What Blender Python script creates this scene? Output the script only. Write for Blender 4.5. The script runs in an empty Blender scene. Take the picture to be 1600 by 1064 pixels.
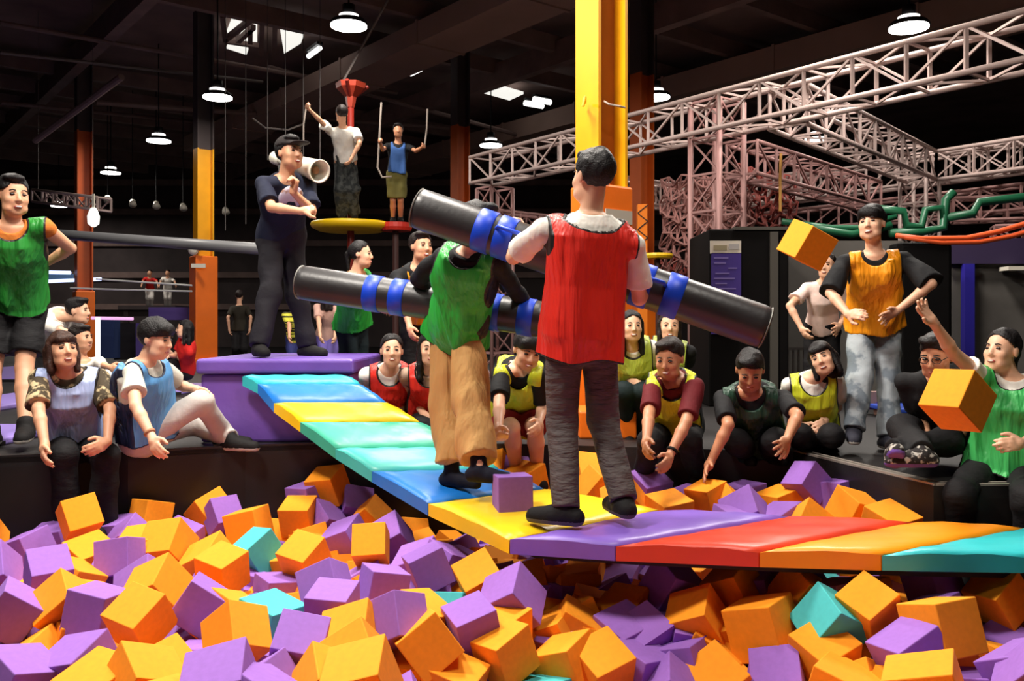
import bpy, bmesh, math, random
import numpy as np
from mathutils import Vector, Matrix, Euler

scn = bpy.context.scene
COL = scn.collection
# ------------------------------------------------------------------ camera, world, exposure, lamps
FPX = 1400.0                       # focal length in pixels of the 1600 px wide frame
HC = 0.82                          # camera height above the platform floor (z = 0)
HZ = 508.0                         # horizon row
cam_d = bpy.data.cameras.new('camera')
cam = bpy.data.objects.new('camera', cam_d)
COL.objects.link(cam)
cam.location = (0, 0, HC)
cam.rotation_euler = (math.radians(90), 0, 0)
cam_d.sensor_width = 36.0
cam_d.lens = FPX / 1600 * 36.0
cam_d.shift_y = -(532 - HZ) / 1600
cam_d.clip_start = 0.05
cam_d.clip_end = 200
scn.camera = cam

w = bpy.data.worlds.new('world')
scn.world = w
w.use_nodes = True
w.node_tree.nodes['Background'].inputs[0].default_value = (1.0, 0.93, 0.88, 1)
w.node_tree.nodes['Background'].inputs[1].default_value = 0.05
scn.view_settings.view_transform = 'Standard'
scn.view_settings.look = 'None'
scn.view_settings.exposure = 0.0
scn.view_settings.gamma = 1.0
scn.cycles.max_bounces = 6
scn.cycles.diffuse_bounces = 3
scn.cycles.sample_clamp_indirect = 6.0

def area_light(name, loc, size, power, color=(1, .93, .84), rot=(0, 0, 0)):
    d = bpy.data.lights.new(name, 'AREA')
    d.shape = 'DISK'; d.size = size; d.energy = power; d.color = color
    o = bpy.data.objects.new(name, d)
    o.location = loc; o.rotation_euler = [math.radians(a) for a in rot]
    COL.objects.link(o)
    return o
# unseen high-bay lamps, assumed like the hall's visible ones, above the frame
area_light('high_bay_or_added_light', (-3.6, 0.2, 5.0), 1.0, 70)  # unseen lamp added beside the camera as left front fill
area_light('high_bay_or_added_light', (-2.5, 3.4, 5.0), 1.0, 350)
area_light('high_bay_or_added_light', (1.6, 2.8, 5.0), 1.0, 130)
area_light('high_bay_or_added_light', (-.6, 5.6, 5.0), 1.0, 370)
area_light('high_bay_or_added_light', (3.3, 8.6, 5.0), 1.0, 260)
area_light('high_bay_or_added_light', (-5.0, 7.6, 5.0), 1.1, 190)
area_light('high_bay_or_added_light', (-1.2, 9.0, 5.0), 1.1, 180)

# ------------------------------------------------------------------ helpers
def P(px, py, Y):
    """point at depth Y that the camera sees at a pixel"""
    return Vector(((px - 800) / FPX * Y, Y, HC - (py - HZ) / FPX * Y))

def s2l(c):
    return tuple(((v / 255) / 12.92) if v / 255 <= .04045 else (((v / 255) + .055) / 1.055) ** 2.4 for v in c)

MATS = {}
def mat(name, rgb, rough=.6, var=.0, scale=6.0, bump=.0, bscale=60.0, metal=0.0, emit=0.0, spec=.5, sheen=0.0, stretch=None, rgb2=None, thr=None, bdist=.01):
    if name in MATS: return MATS[name]
    m = bpy.data.materials.new(name); m.use_nodes = True
    nt = m.node_tree; b = nt.nodes['Principled BSDF']
    lin = s2l(rgb) + (1,)
    b.inputs['Base Color'].default_value = lin
    b.inputs['Roughness'].default_value = rough
    b.inputs['Metallic'].default_value = metal
    b.inputs['Specular IOR Level'].default_value = spec
    if sheen: b.inputs['Sheen Weight'].default_value = sheen
    if emit:
        b.inputs['Emission Color'].default_value = lin
        b.inputs['Emission Strength'].default_value = emit
    tc = None
    if var or bump or rgb2:
        tc = nt.nodes.new('ShaderNodeTexCoord')
        src = tc.outputs['Object']
        if stretch:
            mp = nt.nodes.new('ShaderNodeMapping'); mp.inputs['Scale'].default_value = stretch
            nt.links.new(src, mp.inputs['Vector']); src = mp.outputs['Vector']
    if var or rgb2:
        n = nt.nodes.new('ShaderNodeTexNoise'); n.inputs['Scale'].default_value = scale; n.inputs['Detail'].default_value = 4
        nt.links.new(src, n.inputs['Vector'])
        r = nt.nodes.new('ShaderNodeValToRGB')
        if rgb2:
            t = thr or .5
            r.color_ramp.elements[0].position = t - .04; r.color_ramp.elements[1].position = t + .04
            r.color_ramp.elements[0].color = lin; r.color_ramp.elements[1].color = s2l(rgb2) + (1,)
        else:
            r.color_ramp.elements[0].position = .3; r.color_ramp.elements[1].position = .7
            r.color_ramp.elements[0].color = tuple(c * (1 - var) for c in lin[:3]) + (1,)
            r.color_ramp.elements[1].color = tuple(min(1, c * (1 + var)) for c in lin[:3]) + (1,)
        nt.links.new(n.outputs['Fac'], r.inputs['Fac'])
        nt.links.new(r.outputs['Color'], b.inputs['Base Color'])
    if bump:
        n2 = nt.nodes.new('ShaderNodeTexNoise'); n2.inputs['Scale'].default_value = bscale; n2.inputs['Detail'].default_value = 3
        nt.links.new(src, n2.inputs['Vector'])
        bp = nt.nodes.new('ShaderNodeBump'); bp.inputs['Strength'].default_value = bump; bp.inputs['Distance'].default_value = bdist
        nt.links.new(n2.outputs['Fac'], bp.inputs['Height'])
        nt.links.new(bp.outputs['Normal'], b.inputs['Normal'])
    MATS[name] = m
    return m

def tag(o, label=None, cat=None, group=None, kind=None):
    if label: o['label'] = label
    if cat: o['category'] = cat
    if group: o['group'] = group
    if kind: o['kind'] = kind
    return o

def empty(name, loc, label=None, cat=None, group=None, kind=None):
    o = bpy.data.objects.new(name, None); o.location = loc
    o.empty_display_size = .05
    COL.objects.link(o)
    return tag(o, label, cat, group, kind)

def link_mesh(name, me, m, parent=None, smooth=False):
    """world-space mesh -> object; origin moved to the parent's or the mesh's base"""
    o = bpy.data.objects.new(name, me)
    for mm in (m if isinstance(m, (list, tuple)) else [m]): me.materials.append(mm)
    if smooth: me.polygons.foreach_set('use_smooth', [True] * len(me.polygons))
    if parent is not None:
        o.parent = parent
        off = Vector(parent.location) if parent.parent is None else Vector(parent.location) + Vector(parent.parent.location)
    else:
        n = len(me.vertices); a = np.empty(n * 3, np.float32); me.vertices.foreach_get('co', a); a = a.reshape(-1, 3)
        off = Vector(((a[:, 0].min() + a[:, 0].max()) / 2, (a[:, 1].min() + a[:, 1].max()) / 2, a[:, 2].min()))
        o.location = off
    me.transform(Matrix.Translation(-off))
    COL.objects.link(o)
    return o

class MB:
    """collects shapes in world space and links them as one mesh"""
    def __init__(s): s.bm = bmesh.new()
    def box(s, lo, hi, M=None):
        c = [(a + b) / 2 for a, b in zip(lo, hi)]; d = [abs(b - a) for a, b in zip(lo, hi)]
        m = Matrix.Translation(c) @ Matrix.Diagonal((d[0], d[1], d[2], 1))
        bmesh.ops.create_cube(s.bm, size=1, matrix=(M @ m) if M else m); return s
    def bar(s, a, b, w, h=None, up=(0, 0, 1)):
        a = Vector(a); b = Vector(b); d = b - a; L = d.length; d.normalize()
        u = Vector(up)
        if abs(d.dot(u)) > .98: u = Vector((0, 1, 0))
        r = d.cross(u).normalized(); u = r.cross(d).normalized(); h = h or w
        m = Matrix((r * w, d * L, u * h)).transposed().to_4x4(); m.translation = (a + b) / 2
        bmesh.ops.create_cube(s.bm, size=1, matrix=m); return s
    def cyl(s, a, b, r0, r1=None, n=16, caps=True):
        a = Vector(a); b = Vector(b); d = b - a; L = d.length
        q = d.to_track_quat('Z', 'Y').to_matrix().to_4x4(); q.translation = (a + b) / 2
        bmesh.ops.create_cone(s.bm, cap_ends=caps, segments=n, radius1=r0, radius2=r0 if r1 is None else r1, depth=L, matrix=q); return s
    def tube(s, pts, r, n=8):
        pts = [Vector(p) for p in pts]; rings = []
        pu = None
        for i, p in enumerate(pts):
            d = (pts[min(i + 1, len(pts) - 1)] - pts[max(i - 1, 0)]).normalized()
            u = pu if pu is not None else (Vector((0, 0, 1)) if abs(d.z) < .9 else Vector((1, 0, 0)))
            x = d.cross(u).normalized(); u = x.cross(d).normalized(); pu = u
            rr = r[i] if isinstance(r, (list, tuple)) else r
            rings.append([s.bm.verts.new(p + (x * math.cos(t) + u * math.sin(t)) * rr) for t in [2 * math.pi * k / n for k in range(n)]])
        for A, B in zip(rings, rings[1:]):
            for k in range(n): s.bm.faces.new((A[k], A[(k + 1) % n], B[(k + 1) % n], B[k]))
        s.bm.faces.new(rings[0][::-1]); s.bm.faces.new(rings[-1]); return s
    def ball(s, c, r, M=None, n=12):
        m = Matrix.Translation(c) @ (M.to_4x4() if M else Matrix.Identity(4)) @ Matrix.Diagonal((r[0], r[1], r[2], 1) if isinstance(r, (tuple, list)) else (r, r, r, 1))
        bmesh.ops.create_uvsphere(s.bm, u_segments=n, v_segments=max(6, n // 2 + 2), radius=1, matrix=m); return s
    def lathe(s, c, prof, n=28, M=None):
        rings = []
        for r, z in prof:
            ring = []
            for k in range(n):
                t = 2 * math.pi * k / n; v = Vector((r * math.cos(t), r * math.sin(t), z))
                if M: v = M @ v
                ring.append(s.bm.verts.new(Vector(c) + v))
            rings.append(ring)
        for A, B in zip(rings, rings[1:]):
            for k in range(n): s.bm.faces.new((A[k], A[(k + 1) % n], B[(k + 1) % n], B[k]))
        s.bm.faces.new(rings[0][::-1]); s.bm.faces.new(rings[-1]); return s
    def prism(s, poly, z0, z1):
        a = [s.bm.verts.new((x, y, z0)) for x, y in poly]; b = [s.bm.verts.new((x, y, z1)) for x, y in poly]
        n = len(poly); s.bm.faces.new(a[::-1]); s.bm.faces.new(b)
        for k in range(n): s.bm.faces.new((a[k], a[(k + 1) % n], b[(k + 1) % n], b[k]))
        return s
    def hexa(s, v):
        """box from 8 corners: bottom four then top four"""
        q = [s.bm.verts.new(p) for p in v]
        for f in ((3, 2, 1, 0), (4, 5, 6, 7), (0, 1, 5, 4), (1, 2, 6, 5), (2, 3, 7, 6), (3, 0, 4, 7)): s.bm.faces.new([q[i] for i in f])
        return s
    def bevel(s, w, seg=2):
        bmesh.ops.bevel(s.bm, geom=s.bm.edges[:], offset=w, segments=seg, affect='EDGES', profile=.5, clamp_overlap=True); return s
    def build(s, name, m, parent=None, smooth=False):
        bmesh.ops.recalc_face_normals(s.bm, faces=s.bm.faces[:])
        me = bpy.data.meshes.new(name); s.bm.to_mesh(me); s.bm.free()
        return link_mesh(name, me, m, parent, smooth)

def struct(name, mb, m):
    o = mb.build(name, m); o['kind'] = 'structure'; return o
# ------------------------------------------------------------------ materials of the place
M_black = mat('black_rubber', (20, 17, 17), .55, var=.25, scale=3, bump=.15, bscale=90)
M_pitwall = mat('black_vinyl', (22, 17, 16), .5, var=.2, scale=2)
M_dark = mat('dark_paint_and_shade', (66, 56, 56), .8, var=.25, scale=1.2)
M_ceil = mat('ceiling_paint', (124, 102, 96), .9, var=.3, scale=.8)
M_duct = mat('duct_metal', (150, 124, 112), .75, var=.15, scale=.7)
M_beam = mat('beam_paint', (124, 102, 96), .7, var=.2, scale=2)
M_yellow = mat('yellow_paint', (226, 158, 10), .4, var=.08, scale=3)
M_web_shade = mat('yellow_paint_shaded', (172, 92, 20), .5, var=.08, scale=2)  # recess shade and warm bounce put into a browner colour
M_colorange = mat('orange_paint', (190, 84, 20), .5, var=.1, scale=3)
M_pad_or = mat('orange_vinyl', (232, 108, 14), .45, var=.06, scale=4, bump=.1, bscale=30)
M_purple = mat('purple_vinyl', (116, 78, 170), .45, var=.06, scale=4, bump=.15, bscale=25)
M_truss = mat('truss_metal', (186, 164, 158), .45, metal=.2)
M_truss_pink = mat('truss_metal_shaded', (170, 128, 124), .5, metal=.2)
M_white = mat('white_plastic', (228, 222, 205), .4)
M_lamp = mat('lamp_glow', (255, 252, 246), .5, emit=9)
M_ring = mat('stray_light_glow', (255, 250, 244), .5, emit=3)
M_house = mat('lamp_housing', (40, 40, 42), .4, metal=.5)
M_red = mat('red_paint', (120, 26, 14), .45)
M_grey = mat('grey_wall_paint', (92, 88, 84), .85, var=.08, scale=3, spec=.2)
M_green = mat('green_tube', (28, 92, 62), .4)
M_hose = mat('orange_rope', (222, 88, 40), .5)
M_cord = mat('rope_cord', (150, 138, 128), .8)
M_wire = mat('steel_wire', (120, 112, 108), .5, metal=.4)
M_blackfoam = mat('black_foam_vinyl', (44, 42, 43), .38, var=.1, scale=6, bump=.1, bscale=40)
M_blue = mat('blue_strap', (14, 66, 205), .45)

D1 = Vector((-.62, .785, 0)); D2 = Vector((.785, .62, 0))      # the hall's own axes
def PZ(px, py, z):
    return P(px, py, (z - HC) * FPX / (HZ - py))

# ------------------------------------------------------------------ platform, pit, walls, ceiling
EDGE = [(-4.2, 5.33), (-3.17, 5.55), (-2.46, 5.74), (-1.8, 6.05), (-1.08, 6.22), (0, 6.2), (1.82, 5.8), (2.15, 4.57), (3.5, 4.55)]
struct('floor', MB().prism([(-4.2, -1)] + EDGE + [(3.5, -1), (3.5, -8), (26, -8), (26, 36), (-26, 36), (-26, -8), (-4.2, -8)], -.06, 0), M_black)
def wall_run(pts, z0, z1, th=.1):
    mb = MB()
    for a, b in zip(pts, pts[1:]):
        a = Vector((a[0], a[1], 0)); b = Vector((b[0], b[1], 0)); d = (b - a).normalized(); n = Vector((-d.y, d.x, 0)) * th
        mb.prism([(a.x, a.y), (b.x, b.y), (b.x + n.x, b.y + n.y), (a.x + n.x, a.y + n.y)], z0, z1)
    return mb
struct('wall_left', wall_run([(-4.15, -1), (-4.15, 5.34)], -1.15, -.06), M_pitwall)
struct('wall_back', wall_run(EDGE[:7], -1.15, -.06), M_pitwall)
struct('wall_right', wall_run(EDGE[6:] + [(3.5, -1)], -1.15, -.06), M_pitwall)
struct('floor_pit', MB().box((-4.4, -1, -1.2), (3.7, 6.5, -1.15)), M_pitwall)
def inset(p, q, d):
    return
tr = MB()
for off, zz in ((.0, .0), (-.05, -.0)):
    for a, b in zip(EDGE[6:8], EDGE[7:9]):
        v = Vector((b[0] - a[0], b[1] - a[1], 0)).normalized(); nn = Vector((-v.y, v.x, 0)) * (.015 + .05 * (off < 0))
        tr.bar(Vector((a[0], a[1], .004)) + nn, Vector((b[0], b[1], .004)) + nn, .022, .016)
struct('trim_1', tr, mat('edge_trim', (170, 160, 150), .4, metal=.5))
struct('trim_2', wall_run(EDGE[:5], -.035, .012, .03), mat('edge_rubber', (34, 31, 31), .4))
struct('wall_far', MB().box((-26, 34, 0), (26, 34.3, 7.2)), M_dark)
struct('wall_side', MB().box((20, -8, 0), (20.3, 34, 7.2)), M_dark)
struct('wall_west', MB().box((-24.3, -8, 0), (-24, 34, 7.2)), M_dark)
struct('wall_near', MB().box((-26, -8.3, 0), (26, -8, 7.2)), M_dark)
struct('floor_near', MB().box((-4.2, -8, -1.15), (3.5, 1.45, -.02)), M_black)
struct('ceiling', MB().box((-26, -8.3, 7.1), (26, 34.3, 7.3)), M_ceil)

for k, z in enumerate((1.4, 2.6, 3.8, 5.0, 6.1)):
    struct('trim_%d' % (k + 3), MB().box((-26, 33.8, z), (26, 34.05, z + .22)), M_beam)
# joists and ducts in the hall's own axes
def axbar(name, o, d, L0, L1, wd, ht, z, m, label=None, cat=None, group=None):
    o = Vector((o[0], o[1], z)); mb = MB().bar(o + d * L0, o + d * L1, wd, ht)
    x = mb.build(name, m)
    if label: tag(x, label, cat, group)
    else: x['kind'] = 'structure'
    return x
k = 0
for s in range(-4, 14):
    k += 1
    if s in (5, 6): continue                      # the skylight bay
    axbar('ceiling_beam', D1 * (s * 2.1 + 8), D2, -16, 22, .16, .34, 6.75, M_beam)
for s in (-6.5, -1.0, 4.6, 12.5):
    axbar('ceiling_beam', D2 * s, D1, 2, 34, .22, .5, 6.55, M_beam)
duct = [(9.35, 1.05, .4, 6.2, 'wide brown ventilation duct under the ceiling left of the yellow pillar'),
        (16.2, 1.5, .5, 6.25, 'dark ventilation duct under the ceiling above the right-hand truss')]
for s, wd, ht, z, lab in duct:
    o = empty('ventilation_duct', D2 * s + D1 * 8 + Vector((0, 0, z)), lab, 'duct')
    mb = MB().bar(D2 * s + D1 * 1 + Vector((0, 0, z)), D2 * s + D1 * 27 + Vector((0, 0, z)), wd, ht); mb.build('duct_body', M_duct, o)
    for q in range(2, 27, 3):
        MB().bar(D2 * (s - wd / 2 - .02) + D1 * q + Vector((0, 0, z)), D2 * (s + wd / 2 + .02) + D1 * q + Vector((0, 0, z)), .06, ht + .06).build('duct_flange', M_duct, o)
# service pipes running along the joists
for i, (a, b, r, lab) in enumerate([((0, 82, 16), (410, 128, 20), .035, 'thin pale conduit under the ceiling at the far left'),
                                    ((0, 36, 16), (620, 145, 22), .05, 'long dark pipe under the ceiling left of the lamps'),
                                    ((150, 160, 20), (700, 200, 26), .06, 'dark pipe crossing behind the second lamp from the top left'),
                                    ((420, 105, 20), (880, 230, 26), .06, 'dark pipe running behind the red mast top'),
                                    ((0, 160, 20), (300, 190, 26), .05, 'low dark pipe above the left-hand orange column'),
                                    ((55, 220, 17), (190, 120, 15), .06, 'dark rising brace under the ceiling at the left')]):
    tag(MB().tube([P(*a), P(*b)], r).build('ceiling_pipe', M_wire if i == 0 else M_beam), lab, 'pipe', 'pipes under the ceiling')

# skylights with the roof bracing across them
M_sky = mat('skylight_glow', (238, 236, 228), .5, emit=1.1, var=.35, scale=1.6)
for i, (quad, lab) in enumerate([([(366, 22), (393, 27), (357, 62), (352, 58)], 'left bright skylight pane in the dark roof'),
                                 ([(382, 48), (402, 40), (402, 66), (370, 64)], 'small skylight pane behind the roof brace'),
                                 ([(358, 70), (388, 78), (385, 86), (354, 76)], 'narrow low skylight strip under the left pane'),
                                 ([(436, 36), (477, 48), (470, 68), (444, 84)], 'big square skylight pane left of the top lamp'),
                                 ([(742, 142), (764, 131), (818, 147), (796, 157)], 'flat skylight strip left of the yellow pillar')]):
    z = 6.95 - .02 * i
    mb = MB(); f = [mb.bm.verts.new(PZ(x, y, z)) for x, y in quad]; g = [mb.bm.verts.new(PZ(x, y, z) + Vector((0, 0, .06))) for x, y in quad]
    mb.bm.faces.new(f); mb.bm.faces.new(g[::-1])
    for q in range(4): mb.bm.faces.new((f[q], f[(q + 1) % 4], g[(q + 1) % 4], g[q]))
    tag(mb.build('skylight', M_sky), lab, 'skylight')
br = [((352, 62), (398, 26)), ((352, 64), (405, 72)), ((391, 44), (391, 66)), ((410, 20), (408, 84)), ((430, 30), (428, 84)), ((372, 64), (396, 42)), ((348, 24), (352, 64))]
tag_mb = MB()
for a, b in br: tag_mb.bar(PZ(*a, 6.8), PZ(*b, 6.8), .1, .1)
tag(tag_mb.build('roof_brace', M_beam), 'dark triangular steel roof brace crossing the skylights', 'brace')
M_tube = mat('tube_glow', (255, 255, 250), .5, emit=2.2)
for a, b, lab in [((482, 88), (500, 75), 'short tube light below the big skylight pane'), ((642, 116), (658, 108), 'faint tube light right of the red mast'),
                  ((820, 161), (848, 166), 'lower tube of the pair left of the yellow pillar'), ((834, 155), (860, 160), 'upper tube of the pair left of the yellow pillar')]:
    o = empty('tube_light', PZ(*a, 6.4), lab, 'lamp')
    pa, pb = PZ(*a, 6.4), PZ(*b, 6.4)
    MB().tube([pa, pb], .07 if a[0] > 700 else .05).build('tube', M_tube, o)
    MB().bar(pa + Vector((0, 0, .1)), pb + Vector((0, 0, .1)), .12, .06).build('batten', M_house, o)

# high bay lamps in two rows
def high_bay(px, py, Y, lab, D=.52):
    c = P(px, py, Y); area_light('high_bay_or_added_light', c - Vector((0, 0, .03)), .5, 90); o = empty('high_bay_lamp', c, lab, 'lamp', 'high bay lamps')
    r = D / 2
    MB().lathe(c + Vector((0, 0, .01)), [(r * 1.04, 0), (r * 1.04, .03), (r * .9, .07), (r * .5, .09)]).build('housing', M_house, o, True)
    MB().lathe(c, [(r, -.02), (r, .008)]).build('diffuser', M_lamp, o)
    MB().lathe(c + Vector((0, 0, .105)), [(r * .55, 0), (r * .55, .045)]).build('stray_light_ring', M_ring, o)  # glowing ring put in for the arc of stray light above the lamp
    MB().cyl(c + Vector((0, 0, .1)), c + Vector((0, 0, .3)), r * .35).build('driver', M_house, o, True)
    MB().cyl(c + Vector((0, 0, .3)), (c.x, c.y, 7.12), .015, n=6).build('hanger', M_house, o)
for a in [(545, 40, 13.0, 'big round lamp nearest the skylights, at the top left'), (340, 152, 16.4, 'round lamp above the yellow column at the left'),
          (248, 220, 20, 'round lamp between the two left-hand columns'), (173, 270, 24.7, 'small round lamp just right of the far left column'),
          (92, 322, 31, 'tiny farthest round lamp beside the man in the green bib'),
          (1420, 43, 12.4, 'big round lamp above the truss at the top right'), (1025, 152, 16.9, 'round lamp just right of the yellow pillar'),
          (767, 227, 21.2, 'round lamp above the left end of the truss'), (1275, 217, 21.5, 'round lamp seen through the truss on the right')]:
    high_bay(*a)

# ------------------------------------------------------------------ columns (H-section) with padded feet
def column(px, Y, padtop, m, lab, base=None, padw=.0):
    c = P(px, HZ, Y); c.z = 0
    o = empty('pillar', c, lab, 'pillar', kind=None)
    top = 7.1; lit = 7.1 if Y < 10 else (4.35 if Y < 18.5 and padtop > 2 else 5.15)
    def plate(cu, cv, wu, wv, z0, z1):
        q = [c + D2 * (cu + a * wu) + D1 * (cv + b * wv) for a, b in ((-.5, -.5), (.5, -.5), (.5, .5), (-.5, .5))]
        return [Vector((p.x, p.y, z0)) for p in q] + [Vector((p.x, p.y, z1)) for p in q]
    for z0, z1, mm, nm in ((0, lit, m, 'steel_column'), (lit, top, M_dark, 'unlit_upper_column')):  # top of far columns coloured dark where the lamp light ends
        if z1 - z0 < .01: continue
        st = MB(); st.hexa(plate(-.15, 0, .03, .27, z0, z1)); st.hexa(plate(.15, 0, .03, .27, z0, z1)); st.build(nm, mm, o)
        MB().hexa(plate(0, 0, .28, .02, z0, z1)).build('column_web', (M_web_shade if Y < 10 else m) if mm is not M_dark else M_dark, o)
    mb = MB(); mb.hexa(plate(0, 0, .40 + padw, .33 + padw, .02, padtop)); mb.bevel(.02); mb.build('foot_pad', M_pad_or, o)
    if base:
        mb = MB(); mb.hexa(plate(0, 0, .62, .55, 0, .16)); mb.bevel(.02); mb.build('base_pad', M_pad_or, o)
    return o, c, plate
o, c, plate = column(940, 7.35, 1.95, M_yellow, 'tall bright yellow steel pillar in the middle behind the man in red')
MB().hexa(plate(.03, -.17, .30, .008, 1.64, 1.75)).build('label_strip', mat('label_grey', (178, 168, 158), .6), o)
mb = MB().tube([P(914, 160, 7.2), P(914, 152, 7.05), P(911, 166, 7.05)], .012); mb.build('hook', M_yellow, o)
MB().tube([P(944, 158, 7.2), P(952, 163, 7.1), P(968, 166, 7.1), P(976, 168, 7.2)], .008).build('wire_tie', M_cord, o)
for zz in (152,):
    pass
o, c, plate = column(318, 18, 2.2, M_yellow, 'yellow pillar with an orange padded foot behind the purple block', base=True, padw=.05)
MB().box((c.x - .12, c.y - .36, 1.95), (c.x + .16, c.y - .33, 2.03)).build('label_strip', M_white, o)
MB().ball((c.x - .1, c.y - .3, 2.3), .1).ball((c.x + .03, c.y - .3, 2.36), .07).build('tied_bundle', M_white, o)
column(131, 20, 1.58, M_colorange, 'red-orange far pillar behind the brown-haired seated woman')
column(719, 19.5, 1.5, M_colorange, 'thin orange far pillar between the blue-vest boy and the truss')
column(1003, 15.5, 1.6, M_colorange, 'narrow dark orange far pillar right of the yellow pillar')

# ------------------------------------------------------------------ trusses
def truss(A, B, wv, ht, n, lab, r=.028, m=None, side=None, rb=.016):
    A = Vector(A); B = Vector(B); d = (B - A).normalized()
    m = m or M_truss
    if abs(d.z) > .9: s = D2 * 1.0; u = D1 * 1.0
    else: s = d.cross(Vector((0, 0, 1))).normalized(); u = Vector((0, 0, -1))
    o = empty('lighting_truss', (A + B) / 2, lab, 'truss', 'lattice trusses')
    cs = [(0, 0), (wv, 0), (0, ht), (wv, ht)]
    for a, b in cs: MB().tube([A + s * a + u * b, B + s * a + u * b], r, 8).build('chord', m, o, True)
    la = MB(); L = (B - A).length
    for i in range(n + 1):
        p = A + d * (L * i / n)
        for f, g in ((0, 1), (2, 3), (0, 2), (1, 3)):
            la.bar(p + s * cs[f][0] + u * cs[f][1], p + s * cs[g][0] + u * cs[g][1], rb * 2 if (f, g) in ((0, 2), (1, 3)) else rb * 1.5)
        if i < n:
            q = A + d * (L * (i + 1) / n)
            for f, g in ((0, 2), (1, 3), (0, 1), (2, 3)):
                if i % 2: f, g = g, f
                la.bar(p + s * cs[f][0] + u * cs[f][1], q + s * cs[g][0] + u * cs[g][1], rb * 1.4)
    la.build('lattice', m, o)
    return o
ZT = HC + 2.6
truss((-.32, 14.15, ZT), (5.6, 6.3, ZT), .42, .4, 18, 'long lattice truss rising to the upper right corner of the hall', .03, M_truss)
truss((3.16, 9.6, ZT - .02), (6.3, 13.3, ZT - .02), -.42, .42, 9, 'bright truss running back from the long truss to the far corner', .03)
truss((6.3, 13.3, ZT - .02), (8.6, 10.2, ZT - .02), -.42, .42, 7, 'bright truss from the far corner to the right side of the hall', .03)
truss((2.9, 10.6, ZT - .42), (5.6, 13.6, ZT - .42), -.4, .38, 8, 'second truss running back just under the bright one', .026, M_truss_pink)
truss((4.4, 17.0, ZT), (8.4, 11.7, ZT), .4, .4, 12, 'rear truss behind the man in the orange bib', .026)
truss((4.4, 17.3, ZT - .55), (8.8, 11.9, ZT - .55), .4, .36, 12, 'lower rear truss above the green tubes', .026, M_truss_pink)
truss((1.9, 15.6, ZT), (3.5, 17.0, ZT), -.4, .42, 6, 'short truss right of the yellow pillar, with pale bracing', .026)
truss((3.5, 17.0, ZT), (4.9, 15.2, ZT), -.4, .42, 5, 'short truss joining behind the twin grey posts', .026)
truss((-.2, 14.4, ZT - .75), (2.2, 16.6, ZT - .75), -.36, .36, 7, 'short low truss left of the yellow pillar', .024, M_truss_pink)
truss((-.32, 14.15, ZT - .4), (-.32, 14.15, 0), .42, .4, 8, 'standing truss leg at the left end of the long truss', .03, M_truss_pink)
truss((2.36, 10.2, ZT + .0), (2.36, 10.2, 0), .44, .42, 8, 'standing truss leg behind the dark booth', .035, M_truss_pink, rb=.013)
truss((6.1, 13.2, ZT - .4), (6.1, 13.2, 0), .4, .4, 8, 'standing truss leg right of the man in the orange bib', .03)
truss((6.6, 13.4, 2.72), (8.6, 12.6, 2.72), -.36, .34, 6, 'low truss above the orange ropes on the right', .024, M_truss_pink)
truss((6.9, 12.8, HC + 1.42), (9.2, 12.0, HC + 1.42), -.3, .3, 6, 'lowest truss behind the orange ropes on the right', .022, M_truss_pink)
lt = truss(P(50, 296, 18), P(152, 308, 17), -.3, .24, 6, 'pale small truss behind the man in the green bib on the left', .025)

for x, y, Yq in ((60, 297, 17.9), (145, 307, 17.1)):
    q = P(x, y, Yq); MB().cyl(q, (q.x, q.y, 7.1), .005, n=6).build('suspension_wire', M_wire, lt)
# climbing net under the trusses
def net(A, B, z0, z1, nx, nz, lab, m, sag=.06):
    A = Vector(A); B = Vector(B); mb = MB(); rnd = random.Random(len(lab))
    def q(i, j):
        t = i / nx; p = A.lerp(B, t); p.z = z0 + (z1 - z0) * j / nz
        return p + Vector((math.sin(i * 2.1 + j) * .03, math.sin(j * 1.7 + i * .6) * .12, math.cos(i * 1.3 + j * 2) * sag))
    for i in range(nx + 1):
        for j in range(nz + 1):
            if i < nx: mb.bar(q(i, j), q(i + 1, j), .022)
            if j < nz: mb.bar(q(i, j), q(i, j + 1), .022)
            if i < nx and j < nz and (i + j) % 2: mb.bar(q(i, j), q(i + 1, j + 1), .018)
    return tag(mb.build('climbing_net', m), lab, 'net')
M_net = mat('net_cord', (160, 112, 106), .7)
M_netred = mat('net_cord_red', (150, 70, 62), .7)
net((2.05, 12.2, 0), (3.1, 11.6, 0), HC + .75, HC + 1.95, 18, 16, 'pale pink climbing net hanging left of the dark booth', M_net)
net((3.0, 11.9, 0), (4.1, 13.0, 0), HC + 1.35, HC + 2.1, 16, 10, 'reddish climbing net above the dark booth', M_netred)
net((2.3, 13.6, 0), (3.4, 13.3, 0), HC + 1.45, HC + 2.2, 16, 12, 'rear climbing net between the trusses', M_net)
net((2.1, 12.9, 0), (3.2, 12.3, 0), HC + .5, HC + .95, 16, 8, 'red lower climbing net behind the raised black roller', M_netred)

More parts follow.
